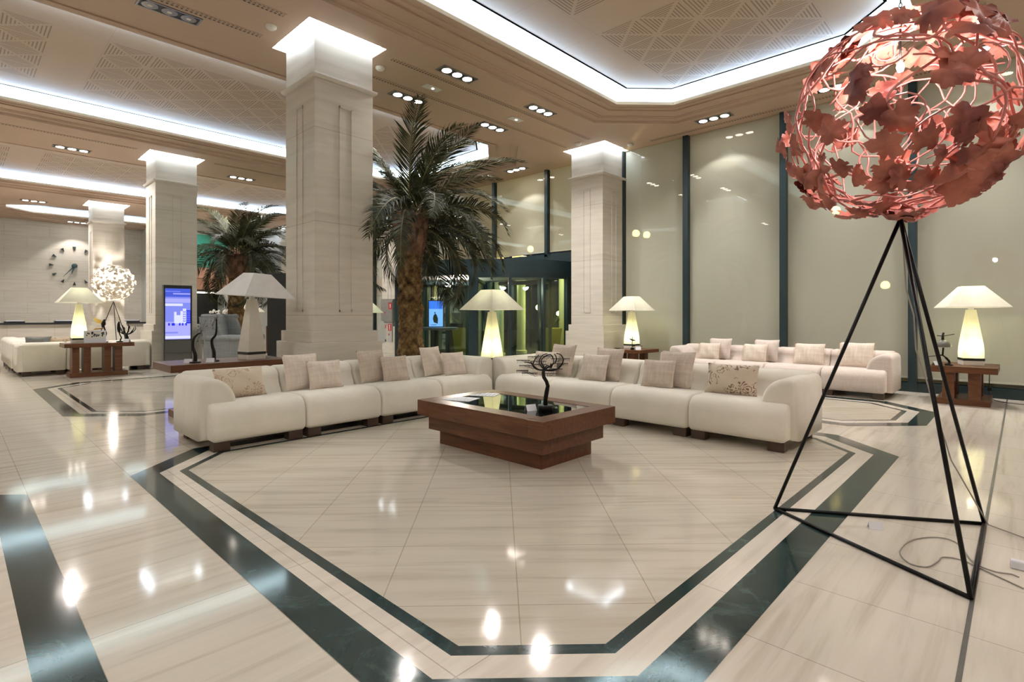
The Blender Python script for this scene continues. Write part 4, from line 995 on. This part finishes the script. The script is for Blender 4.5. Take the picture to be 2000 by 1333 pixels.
b = MB(); b.tube([(0,0,0),(.0,0,.08),(-.03,0,.18)], [.05,.04,.035], 8)
for i in range(11):
    a = PI*(i+.3)/11; l = .14+.04*(i % 3); b.tube(spline([(-.02,0,.15),(cos(a)*l*.6, .03*((i % 3)-1), .17+.05*sin(a)),(cos(a)*l, .04*((i % 3)-1), .22+.1*sin(a)+.05*(i % 2)),(cos(a)*l*1.05, 0, .27+.04*(i % 3))]), [.012]*10+[.008]*10+[.005]*5, 6)
b.build('branches', 'dark_bronze', o, smooth='all'); MB().lathe([(.07,0),(.07,.015),(.05,.02)], 16).build('base', 'black_metal', o)
# things on right side tables
o = thing('bird_sculpture', 'small dark insect-like sculpture on the right edge table', 'sculpture', (10.14, .78, .56), CA-PI/2)
MB().lathe([(.05, 0), (.05, .02), (.03, .03)], 16).build('base', 'dark_bronze', o, smooth=True)
MB().tube(spline([(0,0,.02),(.005,0,.06),(-.05,0,.12),(-.1,0,.15),(-.18,0,.145),(-.3,0,.13)]), [.016]*16+[.01]*16+[.005]*9, 7).build('branch', 'dark_bronze', o, smooth='all')
MB().tube([(-.09,0,.15),(-.085,0,.22),(-.08,0,.26)], .012, 7).tube([(-.09,0,.36),(-.085,0,.46)], [.02,.014], 8).tube([(-.17,0,.44),(-.09,0,.43),(.08,0,.46)], .006, 6).sphere((-.08,0,.47), .016, 8).build('body', 'dark_bronze', o, smooth='all')
b = MB(); b.loft([[(-.075+r*cos(t*PI/8), r*.6*sin(t*PI/8), zz) for t in range(16)] for r, zz in ((.09,.27),(.11,.29),(.09,.34),(.03,.38))]); b.build('shell', 'smoked_metal', o, smooth='all')
tent(10.08, .92, .5605, CA-PI/2+.2, 'white tent card at the left of the right edge table', 1.1)
o = thing('lamp_cord', 'black lamp cord trailing from the right edge table to the floor', 'cable', (10.9, .3, 0))
MB().tube(spline([(.03,.05,.55),(.03,.06,.3),(.03,.05,.06),(-.1,-.1,.006),(-.2,-.45,.006),(-.1,-.9,.006)]), .006, 6).build('cord', 'black', o, smooth='all'); MB().box(.01, .03, .14, .05, .08, .2).build('switch', 'black', o, bevel=.01)
o = thing('bird_sculpture', 'small wire bird sculpture before the lamp by the window pillar', 'sculpture', (10.2, 6.12, .55), CA-PI/2)
MB().lathe([(.04, 0), (.04, .04), (.02, .05)], 12).build('base', 'dark_bronze', o, smooth=True)
MB().tube(spline([(0,0,.04),(0,0,.14),(.01,0,.22)]), .007, 6).tube([(-.06,0,.24),(0,0,.21),(.07,0,.2)], [.01,.02,.008], 7).tube([(0,0,.2),(.005,0,.28)], .008, 6).tube(spline([(.06,0,.09),(.12,0,.12),(.17,0,.10),(.22,0,.07)]), .006, 5).tube([(0,0,.07),(.06,0,.09)], .008, 6).build('body', 'dark_bronze', o, smooth='all')
tent(10.27, 6.02, .5505, CA-PI/2, 'white tent card beside the wire bird sculpture', 1.2)
o = MB().lathe([(.03, 0), (.07, .015), (.075, .025), (.06, .02)], 20).build('dish', 'smoked_metal', loc=(10.22, 6.5, .5505), smooth=True); tag(o, 'small round dish on the table by the window pillar', 'dish')
# fire cabinet on the pillar left of the door, grey seat, glass sign
o = thing('fire_cabinet', 'grey fire hose cabinet with red signs on the pillar by the door', 'fire cabinet', (10.41, 15.75, .35))
MB().box(-.09, -.38, 0, 0, .38, 1.5).build('cabinet', 'smoked_metal', o, bevel=.006)
MB().box(-.1, -.36, .72, -.09, .36, 1.48).build('door', 'steel', o); MB().box(-.1, -.36, .02, -.09, -.02, .68).build('door', 'pale_grey', o); MB().box(-.1, .02, .02, -.09, .36, .68).build('door', 'pale_grey', o)
MB().tube([(-.11,-.34,.05),(-.11,-.34,1.45)], .012, 6).build('handle', 'steel', o)
for y0, z0, y1, z1 in ((-.30, 1.15, -.10, 1.38), (-.28, .42, -.08, .66), (.06, .50, .14, .62), (.10, 1.0, .16, 1.06), (-.16, .26, -.1, .32)): MB().box(-.105, y0, z0, -.1, y1, z1).build('red_sign', 'red_sign', o)
MB().box(-.107, -.24, 1.2, -.105, -.18, 1.33).build('sign_symbol', 'card_white', o); MB().box(-.107, -.2, .45, -.105, -.15, .63).build('sign_symbol', 'card_white', o); MB().box(-.105, .04, .04, -.1, .28, .12).build('label_plate', 'dark_brown', o)
o = thing('ottoman', 'grey upholstered seat glimpsed right of the big pillar', 'seat', (6.9, 11.6, 0), CA-PI/2); MB().box(-.35, -.35, .08, .35, .35, .62).build('cushion', 'seat_grey', o, bevel=.05, seg=3); MB().box(-.3, -.3, 0, .3, .3, .08).build('base', 'black', o)
o = thing('lounge_chair', 'grey chair back under the lamp right of the big pillar', 'chair', (8.0, 13.9, 0), CA-PI/2); MB().box(-.4, .2, .1, .4, .36, 1.28).build('backrest', 'seat_grey', o, bevel=.05, seg=3); MB().box(-.4, -.4, .1, .4, .2, .45).build('seat', 'seat_grey', o, bevel=.05, seg=3)
for sx in (-.34, .34):
    for sy in (-.34, .3): MB().box(sx-.03, sy-.03, 0, sx+.03, sy+.03, .1).build('leg', 'black', o)
x, y = ray(745, 15.5)
o = thing('sign_stand', 'rounded pale glass sign stand left of the fire cabinet', 'sign', (x, y, 0), CA-PI/2)
pts = [(-.1, .5), (.1, .5), (.1, 1.0)] + arcp(0, 1.0, .1, .14, 0, 180, 8) ; MB().loft([[(p[0], t, p[1]) for p in pts] for t in (-.01, .01)]).build('panel', 'pale_grey', o)
MB().tube([(0,0,.02),(0,0,.52)], .02, 8).build('post', 'black_metal', o); MB().lathe([(.14, 0), (.14, .02)], 20).build('foot', 'black_metal', o)
o = thing('flower_arrangement', 'white flowers in the dark shop doorway behind the armchair', 'plant', (7.75, 24.4, 0))
MB().lathe([(.25, 0), (.25, .9)], 16).build('pedestal', 'black', o); b = MB(); r = random.Random(3)
for i in range(40): b.sphere((r.uniform(-.4,.4), r.uniform(-.3,.3), .95+r.uniform(0,.55)), .06, 6)
b.build('flowers', 'white_paint', o)

# ------------------------------------------------------------------ world: dim navy night background
for x, y, e in ((1.5, 3.4, 0), ):
    pass
w = bpy.data.worlds.new('world'); SC.world = w; w.use_nodes = True
w.node_tree.nodes['Background'].inputs[0].default_value = (.012, .014, .02, 1); w.node_tree.nodes['Background'].inputs[1].default_value = 1.0

SC.view_settings.view_transform = 'Standard'; SC.view_settings.look = 'None'; SC.view_settings.exposure = 0.04; SC.view_settings.gamma = 1.0
SC.view_settings.use_curve_mapping = False
SC.cycles.max_bounces = 8; SC.cycles.diffuse_bounces = 4; SC.cycles.adaptive_threshold = .03; SC.cycles.glossy_bounces = 4; SC.cycles.transparent_max_bounces = 12
SC.cycles.sample_clamp_indirect = 6; SC.cycles.use_denoising = True
SC.cycles.caustics_reflective = False; SC.cycles.caustics_refractive = False
